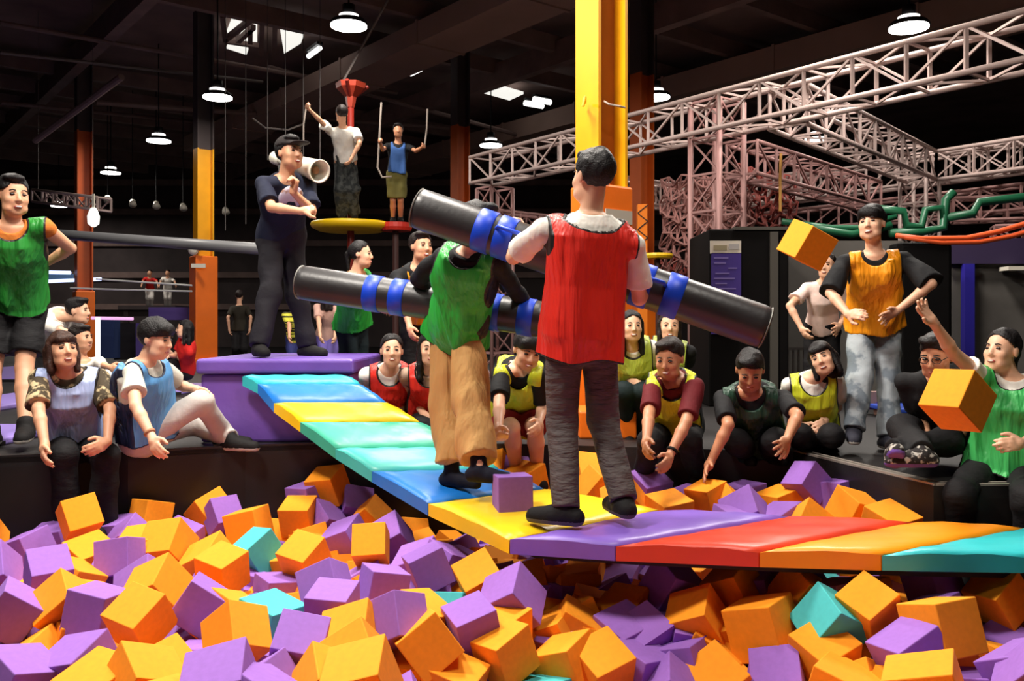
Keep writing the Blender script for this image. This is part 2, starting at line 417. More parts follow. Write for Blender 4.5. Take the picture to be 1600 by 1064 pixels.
# green tubes and orange ropes on the right
gt = [([(1222, 346), (1300, 356), (1340, 356), (1400, 338)], .035, 'pale green tube behind the man in the orange bib'),
      ([(1250, 352), (1330, 366), (1392, 352)], .05, 'dark green tube right under the pale one'),
      ([(1372, 326), (1412, 330), (1416, 352), (1440, 354), (1446, 328), (1472, 324), (1476, 352)], .045, 'bent green tube looping right of the orange-bib man'),
      ([(1390, 364), (1440, 362), (1474, 356), (1478, 312), (1490, 300)], .05, 'green tube rising to the corner of the trusses'),
      ([(1478, 340), (1520, 334), (1530, 316), (1600, 308), (1680, 300)], .05, 'green tube running off to the right')]
for pts, r, lab in gt:
    tag(MB().tube([P(x, y, 10.2) for x, y in pts], r, 10).build('green_tube', M_green, None, True), lab, 'tube', 'green tubes')
for pts, lab in [([(1400, 368), (1440, 373), (1510, 372), (1560, 362), (1620, 344), (1680, 320)], 'upper orange rope sagging across the right side'),
                 ([(1412, 370), (1470, 379), (1530, 378), (1580, 369), (1640, 352), (1700, 330)], 'lower orange rope sagging across the right side')]:
    tag(MB().tube([P(x, y, 9.4) for x, y in pts], .028, 8).build('sagging_rope', M_hose, None, True), lab, 'rope', 'orange ropes')
tag(MB().tube([P(1220, 240, 10.6), P(1219, 285, 10.6), P(1219, 330, 10.6)], .018, 6).build('hanging_rope', mat('tan_rope', (190, 140, 70), .8)), 'tan rope hanging from the trusses above the flying cube', 'rope')

# ------------------------------------------------------------------ dark booth, partitions, railing, bench on the right
Yb = 9.0
def bx(x0, x1, y0, y1, Y, dep):
    a = P(x0, y1, Y); b = P(x1, y0, Y); return (a.x, Y, max(a.z, 0)), (b.x, Y + dep, b.z)
o = empty('booth', P(1160, HZ, Yb).to_2d().to_3d(), 'black free-standing booth with a purple notice on its front', 'booth')
MB().box(*bx(1108, 1232, 358, 655, Yb, 1.0)).bevel(.015).build('booth_body', mat('booth_black', (13, 11, 11), .7, var=.15, spec=.1), o)
MB().box(*bx(1204, 1216, 362, 655, Yb - .03, .04)).build('corner_post', mat('dull_grey_metal', (84, 80, 74), .5, metal=.3), o)
MB().box(*bx(1148, 1234, 354, 359, Yb - .02, 1.04)).build('top_edge', mat('dull_grey_metal', (84, 80, 74)), o)
o = empty('notice_board', P(1134, 450, Yb - .03), 'purple notice with a white header on the black booth', 'notice')
Yn = Yb - .03
MB().box(*bx(1112, 1158, 395, 470, Yn, .02)).build('purple_panel', mat('notice_purple', (62, 44, 128), .5), o)
MB().box(*bx(1110, 1158, 376, 396, Yn, .02)).build('header', mat('notice_white', (206, 198, 186), .6), o)
MB().box(*bx(1115, 1136, 383, 391, Yn - .004, .004)).build('header_box', mat('notice_tan', (150, 140, 112), .6), o)
MB().box(*bx(1139, 1155, 381, 390, Yn - .004, .004)).build('header_box', mat('notice_pale', (168, 164, 164), .6), o)
tl = MB()
for i, (a, b) in enumerate([(1116, 1138), (1116, 1134), (1138, 1152), (1118, 1140), (1116, 1148), (1118, 1136), (1120, 1150)]):
    y = 402 + i * 8; tl.box(*bx(a, b, y, y + 2, Yn - .003, .003))
tl.build('text_lines', mat('notice_text', (120, 104, 170), .6), o)
o = tag(MB().box(*bx(1112, 1160, 502, 522, Yn, .02)).build('notice_plate', mat('notice_purple', (62, 44, 128))), 'small purple plate low on the black booth', 'notice')
tag(MB().box(*bx(1232, 1412, 376, 655, 9.9, .12)).build('partition', M_grey), 'grey partition wall behind the woman in the pink tee', 'partition')
tag(MB().box(*bx(1404, 1490, 378, 655, 9.4, .3)).bevel(.05).build('partition', mat('booth_black', (27, 22, 21))), 'black partition between the orange-bib man and the blue post', 'partition')
tag(MB().box(*bx(1488, 1700, 412, 655, 10.2, .12)).build('partition', mat('grey_wall_warm', (86, 82, 78), .75, var=.08)), 'grey partition wall with the blue post, at the right', 'partition')
tag(MB().box(*bx(1484, 1700, 372, 412, 10.1, .3)).build('fascia', mat('purple_fascia', (50, 38, 70), .6)), 'dark purple fascia above the grey wall at the right', 'fascia')
tag(MB().box(*bx(1508, 1523, 412, 650, 10.05, .1)).build('blue_post', mat('blue_post_paint', (44, 36, 150), .5)), 'blue post on the grey wall left of the throwing woman', 'post')
tag(MB().box(*bx(1576, 1602, 416, 422, 9.95, .2)).build('wall_lamp', M_white), 'small pale wall fitting at the right edge', 'fitting')
rl = empty('railing', P(1235, HZ, 9.4).to_2d().to_3d(), 'low dark railing with bars behind the seated people at the right', 'railing')
for y in (545, 600):
    MB().bar(P(1204, y, 9.4), P(1275, y, 9.4), .03).build('rail', mat('rail_metal', (70, 64, 60), .5, metal=.3), rl)
for i in range(9):
    MB().bar(P(1206 + i * 8.4, 545, 9.4), P(1206 + i * 8.4, 645, 9.4), .018).build('baluster', mat('rail_metal', (70, 64, 60)), rl)
tag(MB().box(*bx(1345, 1382, 612, 640, 8.2, .1)).build('notice_plate', mat('poster_tan', (150, 120, 112), .6, rgb2=(92, 60, 160), scale=9, thr=.52)), 'tan board with purple marks seen between the orange-bib man\'s legs', 'notice')
b = empty('padded_bench', P(1440, HZ, 8.0).to_2d().to_3d(), 'low pinkish bench behind the seated man with glasses', 'bench')
MB().box(*bx(1400, 1500, 646, 668, 7.7, .5)).bevel(.02).build('bench_body', mat('bench_tan', (150, 112, 100), .6), b)
MB().box(*bx(1396, 1504, 639, 646, 7.65, .6)).bevel(.01).build('bench_top', mat('bench_blue', (40, 70, 170), .5), b)

# ------------------------------------------------------------------ trampoline mats, neon and far fittings on the left
for i, (y0, y1, x0, x1, zt, lab) in enumerate([(662, 684, -60, 62, .05, 'nearest purple trampoline pad at the left edge of the hall'), (612, 640, -60, 62, .05, 'second purple trampoline pad behind the man in the green bib'),
                                         (570, 590, -60, 210, .06, 'far lavender trampoline pad strip on the left'), (598, 610, 150, 316, .05, 'purple trampoline pad strip behind the man in the blue bib'),
                                         (566, 574, 200, 292, .06, 'far purple pad strip in front of the yellow pillar')]):
    Ya = (HC - zt) * FPX / (y1 - HZ); Yb2 = (HC - zt) * FPX / (y0 - HZ)
    a = P(x0, HZ, (Ya + Yb2) / 2).x; b = P(x1, HZ, (Ya + Yb2) / 2).x
    o = empty('trampoline_pad', ((a + b) / 2, (Ya + Yb2) / 2, 0), lab, 'pad', 'trampoline pads')
    MB().box((a, Ya, 0), (b, Yb2, zt)).bevel(.015).build('pad_cover', mat('lavender_vinyl', (150, 128, 205), .4), o)
    MB().box((a, Ya - .06, 0), (b, Ya - .005, zt * .6)).build('edge_strip', mat('yellow_edge', (180, 160, 70), .5) if i == 1 else M_black, o)
M_neon = mat('neon_white', (190, 205, 255), .5, emit=2.2)
M_neonp = mat('neon_pink', (225, 170, 215), .5, emit=.9)
for pts, m, Y, r, lab in [([(153, 496), (153, 556)], M_neon, 17, .045, 'upright white neon strip behind the brown-haired woman'),
                          ([(143, 497), (208, 498)], M_neonp, 17.2, .03, 'pinkish horizontal neon strip left of the blue-bib man'),
                          ([(60, 425), (110, 426)], M_neon, 20, .04, 'bright strip light behind the left man\'s elbow'),
                          ([(64, 440), (158, 436)], M_neon, 21, .04, 'lower bright strip light crossing behind the far left pillar')]:
    tag(MB().tube([P(x, y, Y) for x, y in pts], r, 8).build('neon_strip', m), lab, 'light')
tag(MB().box(*bx(60, 112, 428, 441, 21.5, .1)).build('far_screen', mat('screen_blue', (70, 96, 130), .5, emit=.5)), 'bluish far screen between the left man and the far pillar', 'screen')
M_wirew = mat('white_wire', (205, 205, 200), .5)
for pts, lab in [([(110, 450), (170, 452), (300, 455)], 'white safety cable crossing the far left pillar'), ([(150, 436), (240, 442), (300, 446)], 'upper thin safety cable on the left')]:
    tag(MB().tube([P(x, y, 16.5) for x, y in pts], .018, 6).build('safety_cable', M_wirew), lab, 'cable', 'safety cables')
tag(MB().box(*bx(150, 178, 500, 560, 18.5, .3)).build('display_board', mat('panel_blue', (34, 52, 96), .6)), 'dark blue panel beside the neon strip', 'panel')
for i, (a, b, c, d, lab) in enumerate([(212, 232, 505, 560, 'dark purple pad left of the blue-bib man\'s head'), (232, 292, 480, 500, 'purple pad rail left of the yellow pillar'), (178, 212, 505, 562, 'black far panel behind the blue-bib man')]):
    tag(MB().box(*bx(a, b, c, d, 18.2 + i * .3, .3)).build('mat_wall', M_pitwall if i == 2 else mat('pad_purple_dark', (74, 56, 120), .6)), lab, 'pad')
bag = empty('hanging_bag', P(146, 335, 16.8), 'white hanging bag under the small truss at the left', 'bag')
c = P(146, 338, 16.8)
MB().lathe(c, [(.03, -.2), (.1, -.14), (.11, .0), (.07, .12), (.04, .16)]).build('bag_body', mat('white_glow', (250, 250, 240), .5, emit=1.0), bag, True)
MB().bar(c + Vector((0, 0, .15)), c + Vector((0, 0, .42)), .04).build('strap', M_white, bag)
# padded grey bar crossing on the left
pb = empty('padded_bar', P(250, 378, 8.4), 'long grey padded bar crossing behind the man in the navy shirt', 'bar')
MB().tube([P(90, 366, 9.4), P(250, 378, 8.4), P(436, 391, 7.7)], .052, 14).build('foam_sleeve', mat('grey_foam', (92, 92, 94), .4), pb, True)
MB().tube([P(40, 362, 9.8), P(90, 366, 9.4)], .03, 10).build('steel_end', M_wire, pb, True)
# rope course wires
random.seed(4)
wl = ['left wire of the rope course above the padded bar', 'second rope-course wire left of the capped man', 'third rope-course wire left of the capped man', 'rope-course wire just behind the cap', 'rope-course wire right of the cap', 'rope-course wire left of the white-shirt climber']
for i, (x, y0, y1) in enumerate([(352, 215, 360), (384, 190, 350), (418, 190, 250), (446, 170, 215), (474, 165, 255), (500, 200, 250)]):
    tag(MB().tube([Vector((P(x, y0, 14.5).x, 14.5, 7.12)), P(x, y0, 14.5), P(x, y1, 14.5)], [.004, .008, .008], 6).build('hanging_wire', mat('dark_wire', (84, 78, 76), .6)), wl[i], 'wire', 'rope course wires')
tag(MB().tube([P(606, 0, 14.2), P(530, 138, 14.2)], .02, 6).build('stay_cable', M_wire), 'steel stay cable from the ceiling to the red mast top', 'cable')
tag(MB().tube([P(395, 185, 14.6), P(415, 200, 14.6), P(450, 203, 14.6), P(474, 194, 14.6)], .016, 6).build('slack_line', M_wire), 'slack line sagging above the capped man', 'line')
tag(MB().tube([P(596, 160, 13.8), P(592, 230, 13.8), P(590, 262, 13.8), P(597, 277, 13.8), P(612, 276, 13.8)], .016, 6).build('safety_rope', M_cord), 'pale safety rope looping beside the boy in the blue vest', 'rope')
tag(MB().tube([P(668, 170, 13.9), P(667, 200, 13.9), P(663, 232, 13.9)], .014, 6).build('safety_rope', M_cord), 'pale rope held in the boy\'s other hand', 'rope')
tag(MB().tube([P(478, 168, 13.5), P(474, 195, 13.5), P(474, 225, 13.5)], .014, 6).build('safety_rope', M_cord), 'rope held in the white-shirt climber\'s raised hand', 'rope')
# yellow disc on a red mast, red step beside it
c = P(548, 354, 14.0)
m_ = empty('mast_platform', (c.x, c.y, 0), 'yellow round platform on a red mast, the climber in white standing on it', 'platform')
MB().lathe(c, [(.5, -.07), (.6, -.02), (.62, .03), (.6, .06)], 36).build('platform_disc', mat('disc_yellow', (246, 200, 20), .4), m_, True)
MB().cyl((c.x, c.y, 0), (c.x, c.y, HC + 3.6), .06, .05).build('mast', M_red, m_, True)
hz = P(548, 168, 14).z
MB().lathe((c.x, c.y, hz), [(.06, 0), (.09, .16), (.22, .3), (.24, .38), (.06, .42)], 6).build('mast_head', mat('mast_orange', (140, 40, 16), .5), m_)
for t in range(3):
    a = t * 2.09 + .5; MB().tube([Vector((c.x, c.y, hz + .12)), Vector((c.x + .28 * math.cos(a), c.y + .28 * math.sin(a), hz + .36))], .03).build('mast_arm', M_red, m_)
c = P(618, 353, 14.0)
r_ = empty('step_platform', (c.x, c.y, 0), 'red step platform the boy in the blue vest stands on', 'platform')
MB().lathe(c, [(.24, -.08), (.26, -.03), (.26, .04)], 24).build('platform_disc', mat('disc_red', (190, 40, 24), .45), r_)
MB().bar(c + Vector((-.45, .02, 0)), c + Vector((-.2, .02, 0)), .12, .08).build('link_arm', M_pad_or, r_)
MB().cyl((c.x, c.y, 0), c, .05).build('mast', mat('mast_dark', (58, 24, 20), .6), r_)
# orange cross-braced post and yellow disc right of the pillar
c = P(1003, 400, 11.5)
p_ = empty('obstacle_post', (c.x, c.y, 0), 'orange cross-banded post right of the red bib', 'post')
MB().box((c.x - .06, c.y - .06, 0), (c.x + .06, c.y + .06, P(1003, 320, 11.5).z)).build('post_body', mat('post_orange', (236, 126, 20), .45), p_)
mb = MB()
for i in range(6):
    z = c.z + .02 + i * .105; s = 1 if i % 2 else -1
    mb.bar((c.x - .062 * s, c.y - .064, z), (c.x + .062 * s, c.y - .064, z + .1), .012)
mb.build('cross_band', M_black, p_)
c = P(1028, 400, 11.2)
p_ = empty('small_disc_step', (c.x, c.y, 0), 'small yellow disc step beside the cross-banded post', 'platform')
MB().lathe(c, [(.17, -.03), (.19, 0), (.18, .03)], 24).build('platform_disc', mat('disc_yellow', (246, 200, 20)), p_)
MB().cyl((c.x, c.y, 0), c, .03).build('mast', mat('mast_dark', (58, 24, 20)), p_)
# orange foam seat behind the red man's leg
tag(MB().box((P(905, 650, 6.45).x, 6.45, 0), (P(995, 650, 6.45).x, 6.95, .2)).bevel(.015).build('box_seat', M_pad_or), 'orange box seat under the woman in the pale yellow bib', 'seat')

dk = empty('raised_deck', P(248, HZ, 26.3).to_2d().to_3d(), 'dark raised deck the two tiny distant children stand on', 'deck')
zt = P(248, 478, 26).z
MB().box((P(205, 0, 26.3).x, 25.4, zt - .12), (P(292, 0, 26.3).x, 27.2, zt)).build('deck_board', M_dark, dk)
for x in (208, 289):
    MB().box((P(x, 0, 26).x - .06, 25.5, 0), (P(x, 0, 26).x + .06, 25.62, zt - .12)).build('post', M_dark, dk)
for x, y, lab in [(168, 308, 'small far spotlight right of the far left pillar'), (207, 314, 'second small far spotlight from the far left pillar'), (244, 317, 'third small far spotlight from the far left pillar'), (286, 320, 'far spotlight just left of the yellow pillar'), (352, 326, 'far spotlight just right of the yellow pillar')]:
    o = empty('spotlight', P(x, y, 24), lab, 'lamp', 'far spotlights'); q = P(x, y, 24)
    MB().cyl(q, q + Vector((.05, -.1, -.12)), .07, .1, 12).build('lamp_head', M_white, o, True)
    MB().cyl(q, (q.x, q.y, 7.1), .012, n=6).build('hanger', M_house, o)
# ------------------------------------------------------------------ purple block and the sagging pad bridge
o = empty('platform_block', (-1.65, 6.8, 0), 'big purple padded block the man in navy stands on', 'block')
MB().box((-2.18, 6.27, 0), (-1.13, 7.5, .475)).bevel(.02).build('block_body', M_purple, o)
MB().box((-2.2, 6.22, .48), (-1.1, 7.52, .585)).bevel(.025, 3).build('top_pad', mat('purple_vinyl_top', (108, 76, 168), .4, var=.06, bump=.2, bscale=14), o)
SEAM = [((378, 585), (545, 585), .479), ((402, 597), (563, 597), .431), ((427, 626), (605, 626), .316), ((468, 656), (657, 656), .205), ((523, 697), (722, 695), .064),
        ((580, 733), (780, 728), -.041), ((668, 783), (850, 760), -.12), ((795, 839), (1030, 793), -.14), ((960, 849), (1235, 803), -.14), ((1185, 858), (1430, 812), -.14), ((1376, 863), (1605, 820), -.14), ((1600, 866), (1850, 826), -.14), ((1850, 868), (1955, 828), -.14)]
SP = []
for l, r, z in SEAM:
    SP.append((P(l[0], l[1], (HC - z) * FPX / (l[1] - HZ)), P(r[0], r[1], (HC - z) * FPX / (r[1] - HZ))))
PADC = [('teal', (52, 190, 196)), ('blue', (28, 122, 214)), ('yellow', (250, 206, 22)), ('sea_green', (66, 180, 150)), ('turquoise', (70, 196, 186)), ('blue', (28, 122, 214)), ('yellow', (250, 206, 22)),
        ('violet', (132, 96, 198)), ('red', (226, 66, 38)), ('orange', (255, 150, 22)), ('teal', (52, 190, 196)), ('yellow', (250, 206, 22))]
br = empty('pad_bridge', (SP[6][0] + SP[6][1]) / 2, 'sagging bridge of coloured pads leading from the purple block across the foam pit', 'bridge')
T = .092
for i, (cn, rgb) in enumerate(PADC):
    (l0, r0), (l1, r1) = SP[i], SP[i + 1]
    m = mat('pad_' + cn, rgb, .38, var=.05, scale=5, bump=.25, bscale=9)
    bm = bmesh.new(); NU, NV = 14, 9
    def bil(u, v):                              # u across the bridge, v along it
        a = l0.lerp(r0, u); b = l1.lerp(r1, u); return a.lerp(b, v)
    up = Vector((0, 0, 1)); grid = {}
    for side in (0, 1):
        for a in range(NU + 1):
            for c in range(NV + 1):
                u, v = a / NU, c / NV
                p = bil(.004 + u * .992, .006 + v * .988)
                e = min(min(u, 1 - u) * 5, min(v, 1 - v) * 3.2); rnd = 1 - math.sqrt(max(0, 1 - (1 - min(1, e * 1.6)) ** 2))
                puff = .012 * math.sin(math.pi * v) * (1 if side == 0 else -.5)
                wr = .004 * math.sin(u * 23 + i * 2 + v * 5) * math.sin(v * 9 + i)
                crease = -.012 * math.exp(-((u - .02) * 40) ** 2) * 0
                dz = (puff + wr - rnd * .014) if side == 0 else (-T + rnd * .014)
                if side == 0: dz -= .01 * max(0, 1 - abs(v - .5) * 14)      # stitched fold across the middle
                grid[side, a, c] = bm.verts.new(p + up * dz)
    for side in (0, 1):
        for a in range(NU):
            for c in range(NV):
                q = [grid[side, a, c], grid[side, a + 1, c], grid[side, a + 1, c + 1], grid[side, a, c + 1]]
                bm.faces.new(q if side == 0 else q[::-1])
    for a in range(NU):
        for c in (0, NV): bm.faces.new((grid[0, a, c], grid[0, a + 1, c], grid[1, a + 1, c], grid[1, a, c]))
    for c in range(NV):
        for a in (0, NU): bm.faces.new((grid[0, a, c], grid[0, a, c + 1], grid[1, a, c + 1], grid[1, a, c]))
    mb = MB(); mb.bm.free(); mb.bm = bm
    pad = mb.build('bridge_pad', m, br, True)
    pad['label'] = cn.replace('_', ' ') + ' vinyl pad'
    for p in pad.data.polygons: p.use_smooth = abs(p.normal.z) > .3
# carrying net board under the pads
mb = MB()
for i in range(len(SP) - 1):
    (l0, r0), (l1, r1) = SP[i], SP[i + 1]; dz = Vector((0, 0, -T - .004)); dd = Vector((0, 0, -.028))
    q = [l0.lerp(r0, .16), r0.lerp(l0, .1), r1.lerp(l1, .1), l1.lerp(r1, .16)]
    mb.hexa([p + dz + dd for p in q] + [p + dz for p in q])
mb.build('base_board', mat('board_black', (30, 22, 20), .7), br)

# ------------------------------------------------------------------ the two black foam rollers
def roller(a, b, r, straps, lab, hand):
    a = Vector(a); b = Vector(b); d = (b - a).normalized(); L = (b - a).length
    o = empty('foam_roller', (a + b) / 2, lab, 'roller', 'black foam rollers')
    q = d.to_track_quat('Z', 'Y').to_matrix()
    MB().lathe(a, [(r * .55, -.012), (r * .86, -.008), (r * .97, .012), (r, .04), (r, L * .35), (r, L * .65), (r, L - .04), (r * .97, L - .012), (r * .86, L + .008), (r * .55, L + .012)], 40, q).build('roller_body', M_blackfoam, o, True)
    for t in straps:
        c = a + d * (L * t)
        MB().lathe(c, [(r + .001, -.046), (r + .006, -.042), (r + .006, .042), (r + .001, .046)], 40, q).build('strap', M_blue, o, True)
    for t in hand:
        c = a + d * (L * t); n = Vector((0, -1, .25)); n = (n - d * n.dot(d)).normalized()
        MB().tube([c - d * .07 + n * r, c - d * .06 + n * (r + .035), c + d * .06 + n * (r + .035), c + d * .07 + n * r], .011, 8).build('handle', M_blue, o, True)
    for t in (0, 1):
        c = a + d * (L * t)
        MB().lathe(c, [(r * .9, -.004), (r * 1.005, 0), (r * .9, .004)], 40, q).build('seam_ring', mat('seam_grey', (120, 118, 112), .5), o, True)
    return a, d, L
RA = (P(652, 325, 4.72), P(1196, 512, 4.45))
roller(RA[0], RA[1], .108, (.205, .265, .66, .745), 'black foam roller with blue straps raised by the man in the red bib', (.28, .68))
RB = (P(470, 441, 5.5), P(852, 500, 5.2))
roller(RB[0], RB[1], .105, (.315, .42, .80, .93), 'black foam roller with blue straps held by the fighter in the green bib', ())
# megaphone on the shoulder of the man in navy
a = P(428, 246, 7.05); b = P(500, 268, 6.6); d = (b - a).normalized(); q = d.to_track_quat('Z', 'Y').to_matrix(); L = (b - a).length
o = empty('megaphone', (a + b) / 2, 'cream megaphone resting on the shoulder of the man in navy', 'megaphone')
MB().lathe(a, [(.03, 0), (.05, .01), (.055, .09), (.04, .11)], 24, q).build('mouthpiece', M_white, o, True)
MB().lathe(a + d * .08, [(.036, 0), (.042, L * .3), (.07, L * .5), (.082, L * .82), (.088, L * .86), (.088, L * .88), (.076, L * .87), (.05, L * .6)], 28, q).build('horn', M_white, o, True)
MB().ball(b - d * .06, (.03, .03, .03)).build('horn_core', mat('horn_tan', (150, 110, 70), .5), o, True)
MB().bar(a + d * .1 + Vector((0, 0, -.05)), a + d * .12 + Vector((0, 0, -.15)), .03, .04).build('grip', mat('grip_dark', (60, 56, 52), .5), o)

# ------------------------------------------------------------------ foam cubes
random.seed(11)
CM = {'o': mat('foam_orange', (246, 150, 8), .85, var=.05, scale=8, bump=.12, bscale=120), 'p': mat('foam_purple', (146, 98, 186), .85, var=.05, scale=8, bump=.12, bscale=120), 't': mat('foam_teal', (70, 186, 186), .85, var=.05, scale=8, bump=.12, bscale=120)}
CNAME = {'o': 'orange', 'p': 'purple', 't': 'teal'}
CME = {}
for kx, mm in CM.items():
    bm = bmesh.new(); bmesh.ops.create_cube(bm, size=1)
    bmesh.ops.bevel(bm, geom=bm.edges[:], offset=.022, segments=2, affect='EDGES', profile=.5)
    me = bpy.data.meshes.new('foam_cube'); bm.to_mesh(me); bm.free(); me.materials.append(mm); CME[kx] = me
CUBE = .205
def zsurf(X, Y):
    """height of the foam heap's cube centres"""
    z = -.36
    if X > .35 and Y > 4.55: z = -.36 + .17 * min(1, (Y - 4.55) / .5)
    elif Y > 4.7: z -= .05 * min(1, (Y - 4.7))
    d = math.hypot((X - .55) / 1.0, (Y - 3.45) / .5)
    if d < 1: z -= .38 * (1 - d * d)
    return z
def depth_at(px, py):
    Y = 4.0
    for _ in range(12):
        z = zsurf((px - 800) / FPX * Y, Y); Y = .5 * Y + .5 * min(6.0, (HC - z) * FPX / max(60, py - HZ))
    return Y
def edgeY(X):
    for a, b in zip(EDGE, EDGE[1:]):
        if a[0] <= X <= b[0]: return a[1] + (b[1] - a[1]) * (X - a[0]) / (b[0] - a[0])
    return 5.3
def clampY(px, Y, m=.2):
    for _ in range(6): Y = min(Y, edgeY((px - 800) / FPX * Y) - m)
    return Y
EXPL = []      # (matrix, colour)
def cube_from(col, V, A, B, C=None, dY=0, Y=None):
    V, A, B = [np.array(v, float) for v in (V, A, B)]
    s3 = None
    cpx = V + (A - V) / 2 + (B - V) / 2 + ((np.array(C, float) - V) / 2 if C is not None else np.array((0, 6.0)))
    Yc = Y or clampY(cpx[0], depth_at(*cpx) + dY)
    ray = np.array(((cpx[0] - 800) / FPX, 1, -(cpx[1] - HZ) / FPX)); ray /= np.linalg.norm(ray)
    e1 = np.cross(ray, (0, 0, 1)); e1 /= np.linalg.norm(e1); e2 = np.cross(e1, ray)
    def loc(Q):
        dv = Q - V; w3 = np.array((dv[0] * Yc / FPX, 0, -dv[1] * Yc / FPX)); return np.array((w3 @ e1, w3 @ e2))
    cols = [loc(A), loc(B)]
    if C is not None:
        cols.append(loc(np.array(C, float))); M = np.array(cols).T
        U, S, Wt = np.linalg.svd(M, full_matrices=False); R2 = U @ Wt; s = float(S.mean())
        third = np.cross(R2[0], R2[1])
        if third.sum() < 0: third = -third
        R = np.vstack([R2, third])
    else:
        s = CUBE; a, b = cols; sc = max(np.linalg.norm(a), np.linalg.norm(b)) / s
        if sc > .99: s *= sc / .99
        s = min(s, .23)
        a = a / s; b = b / s
        for v in (a, b):
            n = np.linalg.norm(v)
            if n > .99: v *= .99 / n
        a3 = math.sqrt(max(0, 1 - a @ a)); b3 = math.sqrt(max(0, 1 - b @ b))
        if a @ b > 0: b3 = -b3
        best = None
        for sg in (1, -1):
            va = np.array((a[0], a[1], a3 * sg)); vb = np.array((b[0], b[1], b3 * sg)); vc = np.cross(va, vb)
            if vc[2] < 0: vc = -vc
            if best is None or vc[1] < best[0]: best = (vc[1], va, vb, vc)
        R = np.array(best[1:]).T; U, S, Wt = np.linalg.svd(R); R = U @ Wt
    s = min(max(s, .18), .235)
    basis = np.vstack([e1, e2, ray])            # rows
    Wm = (basis.T @ R)                           # columns = world edge directions
    if np.linalg.det(Wm) < 0: Wm[:, 2] = -Wm[:, 2]; flip = True
    else: flip = False
    c2 = cpx if C is not None else V + (A - V) / 2 + (B - V) / 2
    c = np.array(P(c2[0], c2[1], Yc))
    if C is None:
        third = Wm[:, 2] * (-1 if flip else 1); c = c + third * s / 2
    m = Matrix([[Wm[r][q] * s for q in range(3)] + [float(c[r])] for r in range(3)] + [[0, 0, 0, 1]])
    EXPL.append((m, col))
    return m
CR = {1: (0, 720), 2: (400, 720), 3: (800, 720), 4: (1200, 720)}
K = 3.0925
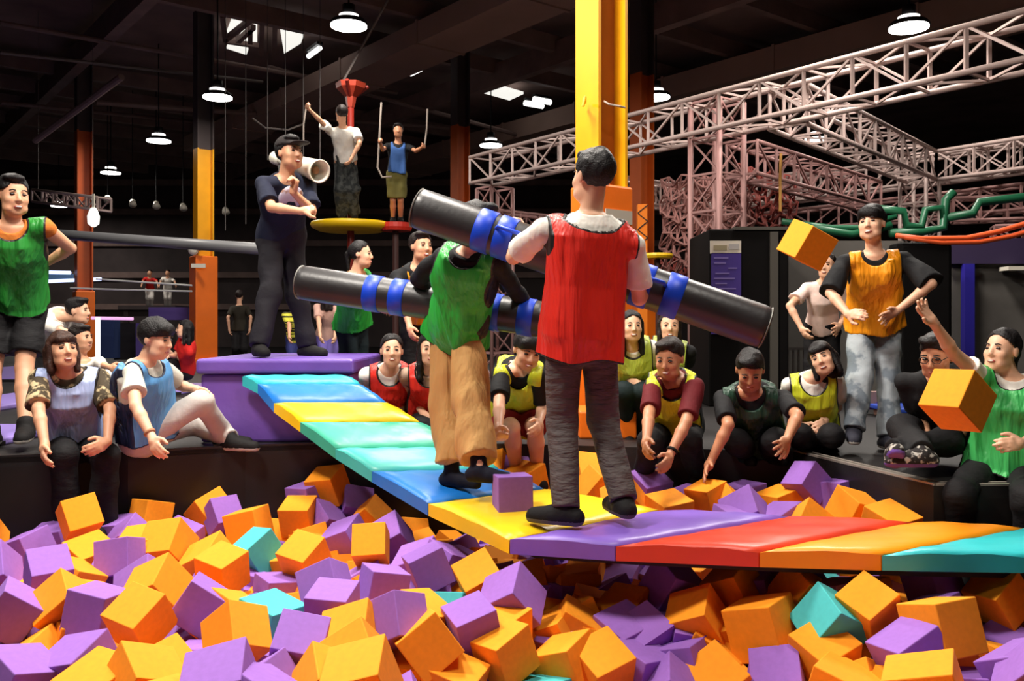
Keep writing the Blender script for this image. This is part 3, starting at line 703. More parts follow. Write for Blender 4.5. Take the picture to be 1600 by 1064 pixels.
LIST = """
1 o 345,340 300,195 495,295 320,390 @4.95
1 o 712,185 635,172 838,208 695,338
1 o 1110,88 990,165 1200,212
1 p 1060,298 1010,182 1185,285 1020,360
1 p 860,243 760,345 965,315
1 o 880,308 800,438 985,365
1 o 905,400 1020,370 890,480
1 o 1070,525 940,480 1192,462 1088,640
1 t 1194,427 1280,359 1293,547 1116,402
1 p 165,555 130,440 345,530 157,672
1 o 485,312 325,395 548,408
1 p 600,497 435,552 637,405 690,475
1 p 525,540 690,480 562,690
1 o 700,400 560,385 735,350 770,500
1 o 820,465 972,578 722,600
1 p 945,620 1057,690 860,745 970,582
1 o 645,800 525,770 785,668 690,885
1 o 330,668 178,775 445,690 320,592
1 p 30,640 168,738 -60,790 40,570
1 p 10,910 220,852 60,1050
1 p 440,800 320,810 505,690 545,750
1 p 445,845 310,816 340,1000
1 o 480,855 622,962 300,1045
1 o 625,890 862,878 650,1060
1 o 1130,880 1110,668 1311,905 995,995
1 p 30,430 125,447 5,560
1 p 175,345 295,348 185,290
1 p 110,345 25,395 175,330
1 o -20,275 65,340 -60,370
1 o 400,455 440,520 345,480
1 p 540,250 595,270 500,300
1 p 545,310 600,300 520,380
1 o 520,560 370,590 545,690
1 o 850,1000 1010,1090 760,1080
1 p 1180,1010 1290,950 1100,1080
1 o 1170,610 1100,640 1250,700
2 o 247,242 100,240 297,167 270,372
2 o 525,235 440,300 578,163 622,322
2 o 450,447 445,318 635,445 480,492
2 o 222,492 325,357 152,492 216,580
2 o 125,460 215,390 150,490
2 p 385,540 170,615 490,530 400,612
2 p 250,682 315,600 425,690 252,820
2 o 300,712 520,680 310,905
2 o 310,900 545,935 285,1064
2 p 557,560 745,595 547,680 490,520
2 p 672,657 540,712 802,662 690,825
2 p 735,525 925,437 775,620 700,508
2 p 975,405 890,398 1032,465
2 p 690,400 835,375 665,500
2 o 1045,605 985,520 1140,567 1085,678
2 o 835,588 942,722 752,642
2 o 665,908 885,740 800,1064 640,885
2 p 988,815 1145,752 992,872 940,792
2 o 905,868 1117,985 835,1000
2 o 1160,922 996,885 1336,792 1212,1098
2 p 90,892 125,728 298,952 80,1020
2 p 70,955 -60,1000 145,1064
2 t 95,590 -20,668 195,688
2 p 320,200 400,195 350,290
2 p 355,290 445,285 350,350
2 o 560,835 640,850 575,980
2 o 640,940 740,1064 570,1030
2 o 290,15 395,25 265,85
2 p 250,85 320,100 170,125
2 o 60,210 -20,235 100,370
2 o 940,745 1160,690 1180,760
2 p 690,270 765,335 690,350
2 p 420,160 440,220 380,200
2 p -30,960 60,1064 -90,1060
3 p 45,495 183,630 -5,640
3 o 130,715 0,690 135,880
3 p 555,650 690,778 405,745
3 p 640,810 737,930 552,880
3 o 415,1047 270,885 605,958 400,1200
3 o 985,858 1168,1030 755,1022
3 p 1129,897 1376,882 1160,1110
3 p 745,940 770,1060 590,1060
3 p 750,838 900,845 720,900
3 t 105,1008 240,1050 10,1060
3 p 225,765 320,835 140,850
3 o 185,825 290,850 165,910
3 p 755,485 862,485 790,580
3 o 965,498 1085,500 960,570
3 p 1085,500 1237,515 1080,570
3 o 750,630 940,600 745,780
3 o 945,705 1170,850 880,830
3 o 415,105 375,62 470,152 375,158
3 p 695,0 590,50 750,90
3 o 790,115 842,188 680,165
3 o 945,170 870,165 1010,140 960,238
3 p 1110,78 1050,118 1180,110
3 p 1025,220 1150,225 1035,255
3 o 1100,175 1140,180 1100,215
3 p 400,-10 470,40 335,45
3 p 840,95 900,130 800,140
3 p 1185,180 1240,195 1180,250
3 o 580,90 660,165 575,170
3 o 50,-20 110,20 0,40
3 p 110,10 185,100 60,60
3 o -30,-20 30,20 -60,50
3 p -60,0 -20,60 -110,60
3 o 310,0 340,60 270,50
4 o 50,97 115,135 -20,150
4 p 170,110 95,105 217,33 235,180
4 p 347,117 232,118 405,97 347,240
4 o 205,160 112,235 322,268 155,285
4 o 405,150 475,140 440,215
4 o 585,158 702,262 512,225
4 p 410,195 520,240 400,260
4 o 440,265 545,290 380,290
4 p 20,180 110,210 -30,250
4 p 808,635 668,688 800,542 935,600
4 o 480,755 365,690 615,640 470,850
4 t 290,620 410,650 350,745
4 o 1005,655 805,690 1075,930
4 o 1105,672 945,600 1175,548 1215,835
4 p 1190,842 1085,935 1260,870
4 p 650,730 480,870 800,800
4 o 290,900 590,1050 215,985
4 o 560,935 905,900 540,1064
4 o 110,590 10,700 180,900
4 o 270,720 110,840 440,880
4 p 35,515 155,510 40,590
4 o 150,515 260,560 200,600
4 o 420,545 560,560 300,590
4 p 190,600 310,555 330,610
4 p 1070,960 1237,900 1100,1090
4 o 1200,560 1300,580 1190,640
4 p 740,640 660,700 850,650
"""
for ln in LIST.strip().splitlines():
    t = ln.split(); ox, oy = CR[int(t[0])]
    yy = None
    if t[-1][0] == '@': yy = float(t.pop()[1:])
    pts = [tuple(float(v) / K + q for v, q in zip(s.split(','), (ox, oy))) for s in t[2:]]
    cube_from(t[1], *pts, Y=yy)
# cubes filling the heap between and below them
rnd = random.Random(5)
def in_pit(X, Y, mgn=.16):
    if X < -4.0 or X > 3.3: return False
    return Y < edgeY(X) - mgn and (X < 1.6 or Y < edgeY(min(X + .12, 3.5)) - mgn)
cent = [Vector(m.translation) for m, _ in EXPL]
FILL = []
step = .175
def inview(X, Y, m=90): return -m < 800 + X / Y * FPX < 1600 + m
cand = []
for iy in range(0, 26):
    for ix in range(-26, 17):
        X = ix * step + (iy % 2) * step / 2 + rnd.uniform(-.03, .03); Y = 2.15 + iy * step + rnd.uniform(-.03, .03)
        if in_pit(X, Y) and inview(X, Y): cand.append((Y, X))
cand.sort()
for Y, X in cand:
    z = zsurf(X, Y) + rnd.uniform(-.26, -.15)
    p = Vector((X, Y, z))
    near = [c for c in cent if (c - p).length < .22]
    lim = .15
    for dz in (0, -.06, -.12):
        q = p + Vector((0, 0, dz))
        if all((c - q).length > lim for c in near):
            FILL.append(q); cent.append(q); break
while len(FILL) + len(EXPL) > 288:
    FILL.pop(rnd.randrange(len(FILL)))
allc = list(EXPL)
for q in FILL:
    r = rnd.random(); col = 'o' if r < .47 else ('p' if r < .96 else 't')
    s = rnd.uniform(.195, .215)
    R = Euler((rnd.uniform(-.6, .6), rnd.uniform(-.6, .6), rnd.uniform(0, 3.14))).to_matrix() @ Matrix.Diagonal((s, s, s))
    m = R.to_4x4(); m.translation = q; allc.append((m, col))
# let the cubes push each other apart (the listed ones only along the sight line)
n0 = len(EXPL); pc = np.array([list(m.translation) for m, _ in allc])
ray = pc - np.array((0, 0, HC)); ray /= np.linalg.norm(ray, axis=1)[:, None]
for it in range(18):
    dv = pc[:, None] - pc[None]; dl = np.linalg.norm(dv, axis=2) + np.eye(len(pc)) * 9
    ov = np.clip(.165 - dl, 0, None); mv = (dv / dl[..., None] * ov[..., None] * .22).sum(1)
    al = (mv * ray).sum(1)[:, None] * ray; mv[:n0] = al[:n0]
    mv[n0:, 2] = np.minimum(mv[n0:, 2], 0) * 1.0
    pc += np.clip(mv, -.03, .03)
    for i in range(len(pc)):
        lim = edgeY(min(max(pc[i, 0], -4.1), 3.4)) - .2
        if pc[i, 1] > lim: pc[i, 1] = lim
for (m, _), q in zip(allc, pc): m.translation = Vector(q)
# name each cube by its row in the heap, its neighbours and its place in the row
import bisect
rows = [2.75, 3.05, 3.35, 3.7, 4.1, 4.5, 5.0, 5.5]
rowname = ['frontmost row', 'second row from the front', 'third row from the front', 'fourth row from the front', 'fifth row from the front', 'fourth row from the back', 'third row from the back', 'second row from the back', 'last row by the wall']
ordn = ['first', 'second', 'third', 'fourth', 'fifth', 'sixth', 'seventh', 'eighth', 'ninth', 'tenth', 'eleventh', 'twelfth', 'thirteenth', 'fourteenth', 'fifteenth', 'sixteenth', 'seventeenth', 'eighteenth', 'nineteenth', 'twentieth', 'twenty-first', 'twenty-second', 'twenty-third', 'twenty-fourth', 'twenty-fifth', 'twenty-sixth', 'twenty-seventh', 'twenty-eighth', 'twenty-ninth', 'thirtieth']
byrow = {}
for m, col in allc:
    t = m.translation; r = bisect.bisect(rows, t.y); side = 'left of the bridge' if t.x < -.1 - (t.y - 4) * .65 or t.y < 3.3 and t.x < .1 else ('behind the bridge' if t.y > 4.4 else 'under the bridge or right of it')
    byrow.setdefault((r, col), []).append((t.x / t.y, m))
for (r, col), lst in byrow.items():
    lst.sort(key=lambda e: e[0])
    for i, (_, m) in enumerate(lst):
        o = bpy.data.objects.new('foam_cube', CME[col]); o.matrix_world = m; COL.objects.link(o)
        tag(o, f"{CNAME[col]} foam cube, {ordn[min(i, 29)]} {CNAME[col]} one from left, {rowname[r]}", 'foam cube', 'foam cubes filling the pit')
# the mass of cubes below
mb = MB()
for iy in range(0, 22):
    for ix in range(-22, 14):
        X = ix * .2 + (iy % 2) * .1; Y = 2.1 + iy * .19
        if in_pit(X, Y, .16) and inview(X, Y, 60):
            z = zsurf(X, Y) - .24 + rnd.uniform(-.04, .02)
            R = Euler((rnd.uniform(-.5, .5), rnd.uniform(-.5, .5), rnd.uniform(0, 3.14))).to_matrix().to_4x4(); R.translation = (X, Y, z)
            bmesh.ops.create_cube(mb.bm, size=.2, matrix=R)
for f in mb.bm.faces: pass
under = mb.build('foam_cube_mass', [CM['o'], CM['p']])
for p in under.data.polygons: p.material_index = (p.index // 6 * 7 % 13) % 2
tag(under, 'mass of orange and purple foam cubes under the top layer of the pit', 'foam cubes', kind='stuff')
# cubes out of the heap
def one_cube(V, A, B, C, Y, col, lab):
    m = cube_from(col, V, A, B, C, Y=Y); EXPL.pop()
    o = bpy.data.objects.new('foam_cube', CME[col]); o.matrix_world = m; COL.objects.link(o)
    return tag(o, lab, 'foam cube', 'foam cubes out of the pit'), m
one_cube((1246.5, 397), (1221, 386), (1280, 415.6), (1267.6, 360.6), 4.6, 'o', 'orange foam cube flying in front of the woman in the pink tee')
one_cube((1496, 634), (1449.5, 636), (1520, 585), (1518.5, 663), 3.6, 'o', 'orange foam cube flying in front of the throwing woman in the green bib')
one_cube((779, 748), (833, 745), (779, 800), (768, 741), 4.62, 'p', 'purple foam cube lying on the yellow bridge pad between the two fighters')
# ------------------------------------------------------------------ people: signed-distance bodies turned into meshes
class Field:
    def __init__(s, lo, hi, h):
        s.h = h; s.lo = np.array(lo, np.float32) - 3 * h
        n = np.ceil((np.array(hi) + 3 * h - s.lo) / h).astype(int) + 1
        s.n = n; s.v = np.full(n, .5, np.float32)
        s.ax = [s.lo[i] + h * np.arange(n[i], dtype=np.float32) for i in range(3)]
    def blk(s, lo, hi):
        a = [max(0, int((lo[i] - s.lo[i]) / s.h)) for i in range(3)]
        b = [min(int(s.n[i]), int((hi[i] - s.lo[i]) / s.h) + 2) for i in range(3)]
        if any(b[i] <= a[i] for i in range(3)): return None, None
        sl = tuple(slice(a[i], b[i]) for i in range(3))
        g = (s.ax[0][sl[0]][:, None, None], s.ax[1][sl[1]][None, :, None], s.ax[2][sl[2]][None, None, :])
        return sl, g
    def add(s, prim, k=.02, off=0., fold=None):
        f, lo, hi = prim
        pad = k + off + 3 * s.h + .02
        sl, g = s.blk([c - pad for c in lo], [c + pad for c in hi])
        if sl is None: return
        d = f(*g) - off
        if fold is not None: d = d + fold(*g)
        a = s.v[sl]
        if k > 0:
            hh = np.clip(.5 + .5 * (d - a) / k, 0, 1)
            s.v[sl] = d + (a - d) * hh - k * hh * (1 - hh)
            # (mix of both, rounded where they meet)
        else: s.v[sl] = np.minimum(a, d)
    def cut(s, f, lo=None, hi=None, k=0.0):
        """keep only where f <= 0"""
        if lo is None: sl, g = s.blk(s.lo, s.lo + s.n * s.h)
        else: sl, g = s.blk(lo, hi)
        if sl is None: return
        s.v[sl] = np.maximum(s.v[sl], f(*g))
    def sub(s, prim, off=0.):
        f, lo, hi = prim; pad = off + 2 * s.h
        sl, g = s.blk([c - pad for c in lo], [c + pad for c in hi])
        if sl is None: return
        s.v[sl] = np.maximum(s.v[sl], -(f(*g) - off))

def nets(F):
    v = F.v; n = np.array(v.shape); s = v < 0
    c = n - 1
    cnt = np.zeros(c, np.int8)
    for dx in (0, 1):
        for dy in (0, 1):
            for dz in (0, 1): cnt += s[dx:dx + c[0], dy:dy + c[1], dz:dz + c[2]]
    act = np.argwhere((cnt > 0) & (cnt < 8))
    if len(act) == 0: return None, None
    ids = np.full(c, -1, np.int32); ids[act[:, 0], act[:, 1], act[:, 2]] = np.arange(len(act))
    cor = np.array([(i & 1, i >> 1 & 1, i >> 2 & 1) for i in range(8)])
    cv = np.stack([v[act[:, 0] + o[0], act[:, 1] + o[1], act[:, 2] + o[2]] for o in cor], 1)
    acc = np.zeros((len(act), 3)); num = np.zeros(len(act))
    for i in range(8):
        for b in (1, 2, 4):
            j = i | b
            if j == i: continue
            x, y = cv[:, i], cv[:, j]; m = (x < 0) != (y < 0)
            t = np.where(m, x / np.where(m, x - y, 1), 0)
            p = cor[i] + t[:, None] * (cor[j] - cor[i]); acc += p * m[:, None]; num += m
    V = (act + acc / num[:, None]) * F.h + F.lo
    Q = []
    for ax in range(3):
        u, w = (ax + 1) % 3, (ax + 2) % 3
        a = [slice(None)] * 3; b = [slice(None)] * 3
        a[ax] = slice(0, n[ax] - 1); b[ax] = slice(1, n[ax])
        for q in (u, w): a[q] = slice(1, n[q] - 1); b[q] = slice(1, n[q] - 1)
        sa, sb = s[tuple(a)], s[tuple(b)]
        e = np.argwhere(sa != sb); flip = sa[e[:, 0], e[:, 1], e[:, 2]]
        off = np.ones(3, int); off[ax] = 0; e = e + off
        def cell(du, dw):
            o = e.copy(); o[:, u] -= du; o[:, w] -= dw; return ids[o[:, 0], o[:, 1], o[:, 2]]
        q = np.stack([cell(1, 1), cell(0, 1), cell(0, 0), cell(1, 0)], 1)
        q[~flip] = q[~flip][:, ::-1]; Q.append(q)
    return V, np.concatenate(Q)

BIBM = {}
def bib_mat(col, pip):
    """bib cloth with its piping where the stored edge distance is small"""
    k = (col.name, pip.name)
    if k in BIBM: return BIBM[k]
    m = col.copy(); m.name = col.name + '_piped'; nt = m.node_tree; b = nt.nodes['Principled BSDF']
    at = nt.nodes.new('ShaderNodeAttribute'); at.attribute_name = 'edge'
    lt = nt.nodes.new('ShaderNodeMath'); lt.operation = 'LESS_THAN'; lt.inputs[1].default_value = .0105; nt.links.new(at.outputs['Fac'], lt.inputs[0])
    mx = nt.nodes.new('ShaderNodeMix'); mx.data_type = 'RGBA'
    pc = pip.node_tree.nodes['Principled BSDF'].inputs['Base Color']
    src = b.inputs['Base Color'].links[0].from_socket if b.inputs['Base Color'].links else None
    if src: nt.links.new(src, mx.inputs['A'])
    else: mx.inputs['A'].default_value = b.inputs['Base Color'].default_value
    mx.inputs['B'].default_value = pc.default_value
    nt.links.new(lt.outputs[0], mx.inputs['Factor']); nt.links.new(mx.outputs['Result'], b.inputs['Base Color'])
    BIBM[k] = m; return m

def field_mesh(F, name, m, parent, matfn=None, edge=None):
    V, Q = nets(F)
    if V is None: return None
    me = bpy.data.meshes.new(name); nq = len(Q)
    me.vertices.add(len(V)); me.vertices.foreach_set('co', V.astype(np.float32).ravel())
    me.loops.add(nq * 4); me.loops.foreach_set('vertex_index', Q.astype(np.int32).ravel())
    me.polygons.add(nq); me.polygons.foreach_set('loop_start', np.arange(0, nq * 4, 4, dtype=np.int32))
    me.update(calc_edges=True); me.validate()
    if matfn is not None and len(me.polygons) == nq:
        cen = V[Q].mean(1); me.polygons.foreach_set('material_index', matfn(cen).astype(np.int32))
    if edge is not None and len(me.vertices) == len(V):
        me.attributes.new('edge', 'FLOAT', 'POINT').data.foreach_set('value', edge(V).astype(np.float32))
    return link_mesh(name, me, m, parent, True)

def A3(v): return np.array(v, np.float64)
def cone(a, b, ra, rb):
    a, b = A3(a), A3(b); ab = b - a; L2 = max(float(ab @ ab), 1e-9)
    def f(X, Y, Z):
        px, py, pz = X - a[0], Y - a[1], Z - a[2]
        t = np.clip((px * ab[0] + py * ab[1] + pz * ab[2]) / L2, 0, 1)
        return np.sqrt((px - t * ab[0]) ** 2 + (py - t * ab[1]) ** 2 + (pz - t * ab[2]) ** 2) - (ra + (rb - ra) * t)
    r = max(ra, rb)
    return f, np.minimum(a, b) - r, np.maximum(a, b) + r
def tube_cut(a, b, ra, rb):
    """tapered limb cover with a flat open end at b"""
    a, b = A3(a), A3(b); ax = (b - a) / np.linalg.norm(b - a); f0, lo, hi = cone(a, b + ax * rb, ra, rb + (rb - ra) * .1)
    def f(X, Y, Z): return np.maximum(f0(X, Y, Z), (X - b[0]) * ax[0] + (Y - b[1]) * ax[1] + (Z - b[2]) * ax[2])
    return f, lo, hi
def ell(c, R, r):
    """ellipsoid: R rows are its axes, r the radii"""
    c = A3(c); R = np.array(R, float); m = max(r)
    def f(X, Y, Z):
        px, py, pz = X - c[0], Y - c[1], Z - c[2]
        q = [(R[i, 0] * px + R[i, 1] * py + R[i, 2] * pz) for i in range(3)]
        k0 = np.sqrt(sum((q[i] / r[i]) ** 2 for i in range(3))); k1 = np.sqrt(sum((q[i] / r[i] ** 2) ** 2 for i in range(3)))
        return k0 * (k0 - 1) / np.maximum(k1, 1e-6)
    return f, c - m, c + m
class Torso:
    def __init__(s, pel, nck, Rh, Rs, sc, prof):
        s.p = A3(pel); d = A3(nck) - s.p; s.L = np.linalg.norm(d); s.U = d / s.L; s.prof = np.array(prof); s.sc = sc
        def orth(v): v = A3(v); v = v - s.U * (v @ s.U); return v / np.linalg.norm(v)
        s.Rh, s.Rs = orth(Rh), orth(Rs); R = s.Rh + s.Rs; s.R = R / np.linalg.norm(R); s.F = np.cross(s.R, s.U) * -1
        s.F = np.cross(s.U, s.R)
    def coords(s, X, Y, Z):
        px, py, pz = X - s.p[0], Y - s.p[1], Z - s.p[2]
        t = (px * s.U[0] + py * s.U[1] + pz * s.U[2]) / s.L
        tc = np.clip(t, 0, 1)
        rx = [s.Rh[i] + (s.Rs[i] - s.Rh[i]) * tc for i in range(3)]
        u = px * rx[0] + py * rx[1] + pz * rx[2]
        F0, F1 = np.cross(s.U, s.Rh), np.cross(s.U, s.Rs)
        v = sum(q * (F0[i] + (F1[i] - F0[i]) * tc) for i, q in enumerate((px, py, pz)))
        return t, u, v
    def prim(s, t0=-.3, t1=1.2, prof=None, grow=0.0, n=2.0):
        pr = s.prof if prof is None else np.array(prof)
        def f(X, Y, Z):
            t, u, v = s.coords(X, Y, Z)
            tt = np.clip(t, t0, t1)
            a = np.interp(tt, pr[:, 0], pr[:, 1]) * s.sc + grow; b = np.interp(tt, pr[:, 0], pr[:, 2]) * s.sc + grow
            fo = np.interp(tt, pr[:, 0], pr[:, 3]) * s.sc
            e = (np.abs(u / a) ** n + np.abs((v - fo) / b) ** n) ** (1 / n)
            d = (e - 1) * np.minimum(a, b) * .9
            return np.maximum(d, np.maximum((t0 - t), (t - t1)) * s.L)
        r = pr[:, 1].max() * s.sc + grow + .05
        a = s.p + s.U * s.L * t0; b = s.p + s.U * s.L * t1
        return f, np.minimum(a, b) - r, np.maximum(a, b) + r
#        t    halfwidth halfdepth forward-offset
PROF_M = [(-.30, .05, .05, 0), (-.2, .125, .10, -.005), (-.05, .158, .118, -.01), (.1, .155, .115, -.01), (.38, .138, .10, .0), (.65, .158, .112, .0), (.82, .165, .108, -.005), (.93, .13, .085, -.012), (1.0, .085, .065, -.015), (1.1, .05, .05, -.01)]
PROF_F = [(-.30, .05, .05, 0), (-.2, .13, .105, -.005), (-.05, .162, .12, -.015), (.1, .152, .112, -.01), (.4, .120, .09, .0), (.68, .140, .118, .012), (.82, .145, .098, 0), (.93, .115, .075, -.012), (1.0, .075, .06, -.015), (1.1, .045, .045, -.01)]

def yawdir(a): a = math.radians(a); return np.array((math.sin(a), -math.cos(a), 0))
def rightdir(a): a = math.radians(a); return np.array((-math.cos(a), -math.sin(a), 0))
CAMP = np.array((0, 0, HC))
def reach(par, px, L, sign):
    """the point on a pixel's sight line at distance L from the parent joint (sign n: the nearer one, f: the farther)"""
    d = np.array(((px[0] - 800) / FPX, 1.0, -(px[1] - HZ) / FPX)); q = A3(par) - CAMP
    a = d @ d; b = d @ q; c = q @ q - L * L; disc = b * b - a * c
    t = b / a if disc <= 0 else (b + (math.sqrt(disc) if sign == 'f' else -math.sqrt(disc))) / a
    return CAMP + t * d
def nz(v): v = A3(v); return v / max(np.linalg.norm(v), 1e-9)
def waves(seed, n=7, kx=(8, 30), vert=.12):
    r = random.Random(seed); W = []
    for i in range(n):
        k = r.uniform(*kx); a = r.uniform(0, 6.28)
        W.append((k * math.cos(a), k * math.sin(a), k * r.uniform(-vert, vert), r.uniform(0, 6.28), 1 / (k ** .6)))
    tot = sum(w[4] for w in W)
    def f(X, Y, Z):
        q = np.sin(X * 9 + Z * 5 + seed) * .6 + np.sin(Y * 8 - Z * 6 + seed * 2) * .6     # bends the folds
        return sum(w[4] * (np.abs(np.sin(.5 * (w[0] * X + w[1] * Y + w[2] * Z + w[3] + q))) * 2 - 1.27) for w in W) / tot * 1.6
    return f

SKIN = {'light': (228, 176, 144), 'mid': (212, 156, 122), 'tan': (190, 130, 96)}
def skin(k): return mat('skin_' + k, SKIN[k], .5, var=.05, scale=9)
def cloth(name, rgb, **kw): return mat('cloth_' + name, rgb, kw.pop('rough', .75), spec=kw.pop('spec', .2), var=kw.pop('var', .07), scale=kw.pop('scale', 10), bump=kw.pop('bump', .25), bscale=kw.pop('bscale', 45), **kw)

def hand_prims(wr, d, nrm, s, mode, thumb):
    """palm and five fingers; d: wrist to knuckles, nrm: out of the palm, thumb: side the thumb leaves to"""
    d = nz(d); nrm = nz(A3(nrm) - d * (A3(nrm) @ d)); sd = np.cross(d, nrm); sd = sd if sd @ A3(thumb) > 0 else -sd
    out = [('p', cone(wr, wr + d * .03 * s, .026 * s, .03 * s))]
    R = [sd, d, nrm]
    out.append(('p', ell(wr + d * .052 * s, R, (.040 * s, .050 * s, .017 * s))))
    curl = {'flat': (.08, .1), 'relax': (.45, .5), 'grip': (1.15, 1.2), 'fist': (1.5, 1.5), 'open': (.15, .25)}[mode]
    spread = {'open': .22, 'flat': .12, 'relax': .05, 'grip': .04, 'fist': 0}[mode]
    for i, (o, L, r) in enumerate([(.029, .072, .0088), (.010, .080, .0092), (-.010, .074, .0088), (-.028, .060, .0078)]):
        b = wr + d * (.088 - .006 * abs(i - 1)) * s + sd * o * s
        dd = nz(d + sd * spread * (1.4 - i)); c1 = curl[0] * (1 + .08 * i)
        d1 = dd * math.cos(c1) + nrm * math.sin(c1); c2 = c1 + curl[1]
        d2 = dd * math.cos(c2) + nrm * math.sin(c2)
        m = b + d1 * L * .52 * s; e = m + d2 * L * .48 * s
        out.append(('f', cone(b - d1 * .012 * s, m, r * 1.1 * s, r * s))); out.append(('f', cone(m, e, r * s, r * .85 * s)))
    b = wr + d * .03 * s + sd * .028 * s; t1 = nz(d * .75 + sd * .75 + nrm * .35); m = b + t1 * .042 * s
    t2 = nz(d * .9 + sd * (.15 if mode != 'open' else .5) + nrm * .5); e = m + t2 * .034 * s
    out.append(('f', cone(b, m, .0145 * s, .011 * s))); out.append(('f', cone(m, e, .0108 * s, .009 * s)))
    return out

def person(lab, Y, H, th, pel, nck, head, hy, hp=0, hr=0, arms=None, legs=None, sex='m', h=None, skn='light',
           shirt=None, bib=None, pants=None, shoes=None, hair=('short', (26, 22, 22)), thh=None, nsign='n', sh=None, smile=True, group=None, cap=None, wide=1.0, feet=True, face=True):
    s = H / 1.7; thh = th if thh is None else thh
    if h is None: h = .0068 if Y < 4.8 else (.0085 if Y < 6.8 else .011)
    if Y > 12: h = .018
    fr = max(.0, h * .75)                               # keeps far fingers from vanishing
    Fw, Rt = yawdir(th), rightdir(th)
    pe = A3(P(pel[0], pel[1], Y)); ne = reach(pe, nck, .50 * s, nsign); U = nz(ne - pe)
    hc = reach(ne, head, .165 * s, 'n')
    prof = [(t, a * wide, b * wide, o) for t, a, b, o in (PROF_M if sex == 'm' else PROF_F)]
    T = Torso(pe, ne, rightdir(thh), Rt, s, prof); T.F = T.F if T.F @ Fw > 0 else -T.F
    sw = (.185 if sex == 'm' else .162) * s * wide; hw = .085 * s
    base_z = 0
    S = {}; Hp = {}
    for sd, g in (('R', 1), ('L', -1)):
        S[sd] = ne - U * .055 * s + T.R * g * sw if not (sh and sd in sh) else reach(ne - U * .04 * s, sh[sd][:2], sw * 1.02, sh[sd][2])
        Hp[sd] = pe + nz(T.Rh) * g * hw - U * .03 * s
    J = {}
    for sd in 'RL':
        a = arms[sd]
        el = reach(S[sd], a[0][:2], .285 * s, a[0][2]); wr = reach(el, a[1][:2], .245 * s, a[1][2])
        hd = (reach(wr, a[2][:2], .09 * s, a[2][2]) - wr) if len(a) > 2 and not isinstance(a[2], str) else (wr - el)
        mode = next((q for q in a if isinstance(q, str)), 'relax')
        pn = next((q for q in a if isinstance(q, tuple) and len(q) == 4), None)
        J[sd] = (el, wr, nz(hd), mode, pn)
    G = {}
    for sd in 'RL':
        l = legs[sd]; kn = reach(Hp[sd], l[0][:2], .425 * s, l[0][2]); an = reach(kn, l[1][:2], .41 * s, l[1][2])
        G[sd] = (kn, an, l[2] if len(l) > 2 else th, l[3] if len(l) > 3 else 0)
    root = empty('person', Vector((pe[0], pe[1], min(G['R'][1][2], G['L'][1][2]) - .07 * s)), lab, 'person', group)
    allp = [pe, ne, hc] + list(S.values()) + [q for sd in 'RL' for q in J[sd][:2]] + [q for sd in 'RL' for q in G[sd][:2]]
    allp = np.array(allp); lo = allp.min(0) - .30; hi = allp.max(0) + .30
    # head frame
    F0 = yawdir(hy); cp, sp_ = math.cos(math.radians(hp)), math.sin(math.radians(hp))
    HF = nz(F0 * cp + np.array((0, 0, 1)) * sp_); HR = rightdir(hy); HU = np.cross(HR, HF) * 1.0
    HU = HU if HU[2] > 0 else -HU
    c, q = math.cos(math.radians(hr)), math.sin(math.radians(hr)); HR, HU = HR * c + HU * q, HU * c - HR * q
    hd = s * (1.03 if sex == 'm' else 1.0) * 1.02
    def hp_(r, f, u): return hc + (HR * r + HF * f + HU * u) * hd
    HM = [HR, HF, HU]
    # ---------------- body
    B = Field(lo, hi, h)
    B.add(T.prim(t1=1.03), .02)
    for sd, g in (('R', 1), ('L', -1)):
        el, wr, dd, mode, pn = J[sd]; kn, an, fy, fp = G[sd]
        B.add(cone(ne - U * .03 * s, S[sd], .048 * s, .046 * s), .03)
        B.add(cone(S[sd], el, .046 * s, .035 * s), .02)
        fm = el + (wr - el) * .3
        B.add(cone(el, fm, .034 * s, .036 * s), .012); B.add(cone(fm, wr, .036 * s, .024 * s), .012)
        if pn is not None: nn = A3(pn[:3])
        else: nn = -T.R * g + np.array((0, 0, -.4)); 
        if abs(nz(nn) @ dd) > .93: nn = nn + T.F
        tv = T.F + np.array((0, 0, .4))
        for k_, pr in hand_prims(wr, dd, nn, s, mode, tv): B.add(pr, .008 if k_ == 'p' else min(.004, h * .5), fr * .25 if k_ == 'f' else 0)
        if legs is not None:
            B.add(cone(Hp[sd], kn, .082 * s, .053 * s), .03)
            cf = kn + (an - kn) * .35 - nz(np.cross(np.cross(kn - an, yawdir(fy)), kn - an)) * .0
            B.add(cone(kn, cf, .05 * s, .054 * s), .015); B.add(cone(cf, an, .054 * s, .036 * s), .015)
            fd = yawdir(fy); ftd = nz(fd * math.cos(math.radians(fp)) + np.array((0, 0, math.sin(math.radians(fp)))))
            B.add(cone(an - np.array((0, 0, .045)) * s - ftd * .03 * s, an - np.array((0, 0, .05)) * s + ftd * .15 * s, .03 * s, .022 * s), .02)
    B.add(cone(ne - U * .02 * s, hp_(0, -.012, -.05), .056 * s, .05 * s), .025)
    B.add(ell(hp_(0, -.012, .03), HM, (.074 * hd, .093 * hd, .086 * hd)), .01)
    B.add(ell(hp_(0, .028, -.03), HM, ((.061 if sex == 'm' else .058) * hd, .062 * hd, .084 * hd)), .03)
    B.add(ell(hp_(0, .060, -.095), HM, (.026 * hd, .022 * hd, .02 * hd)), .03)
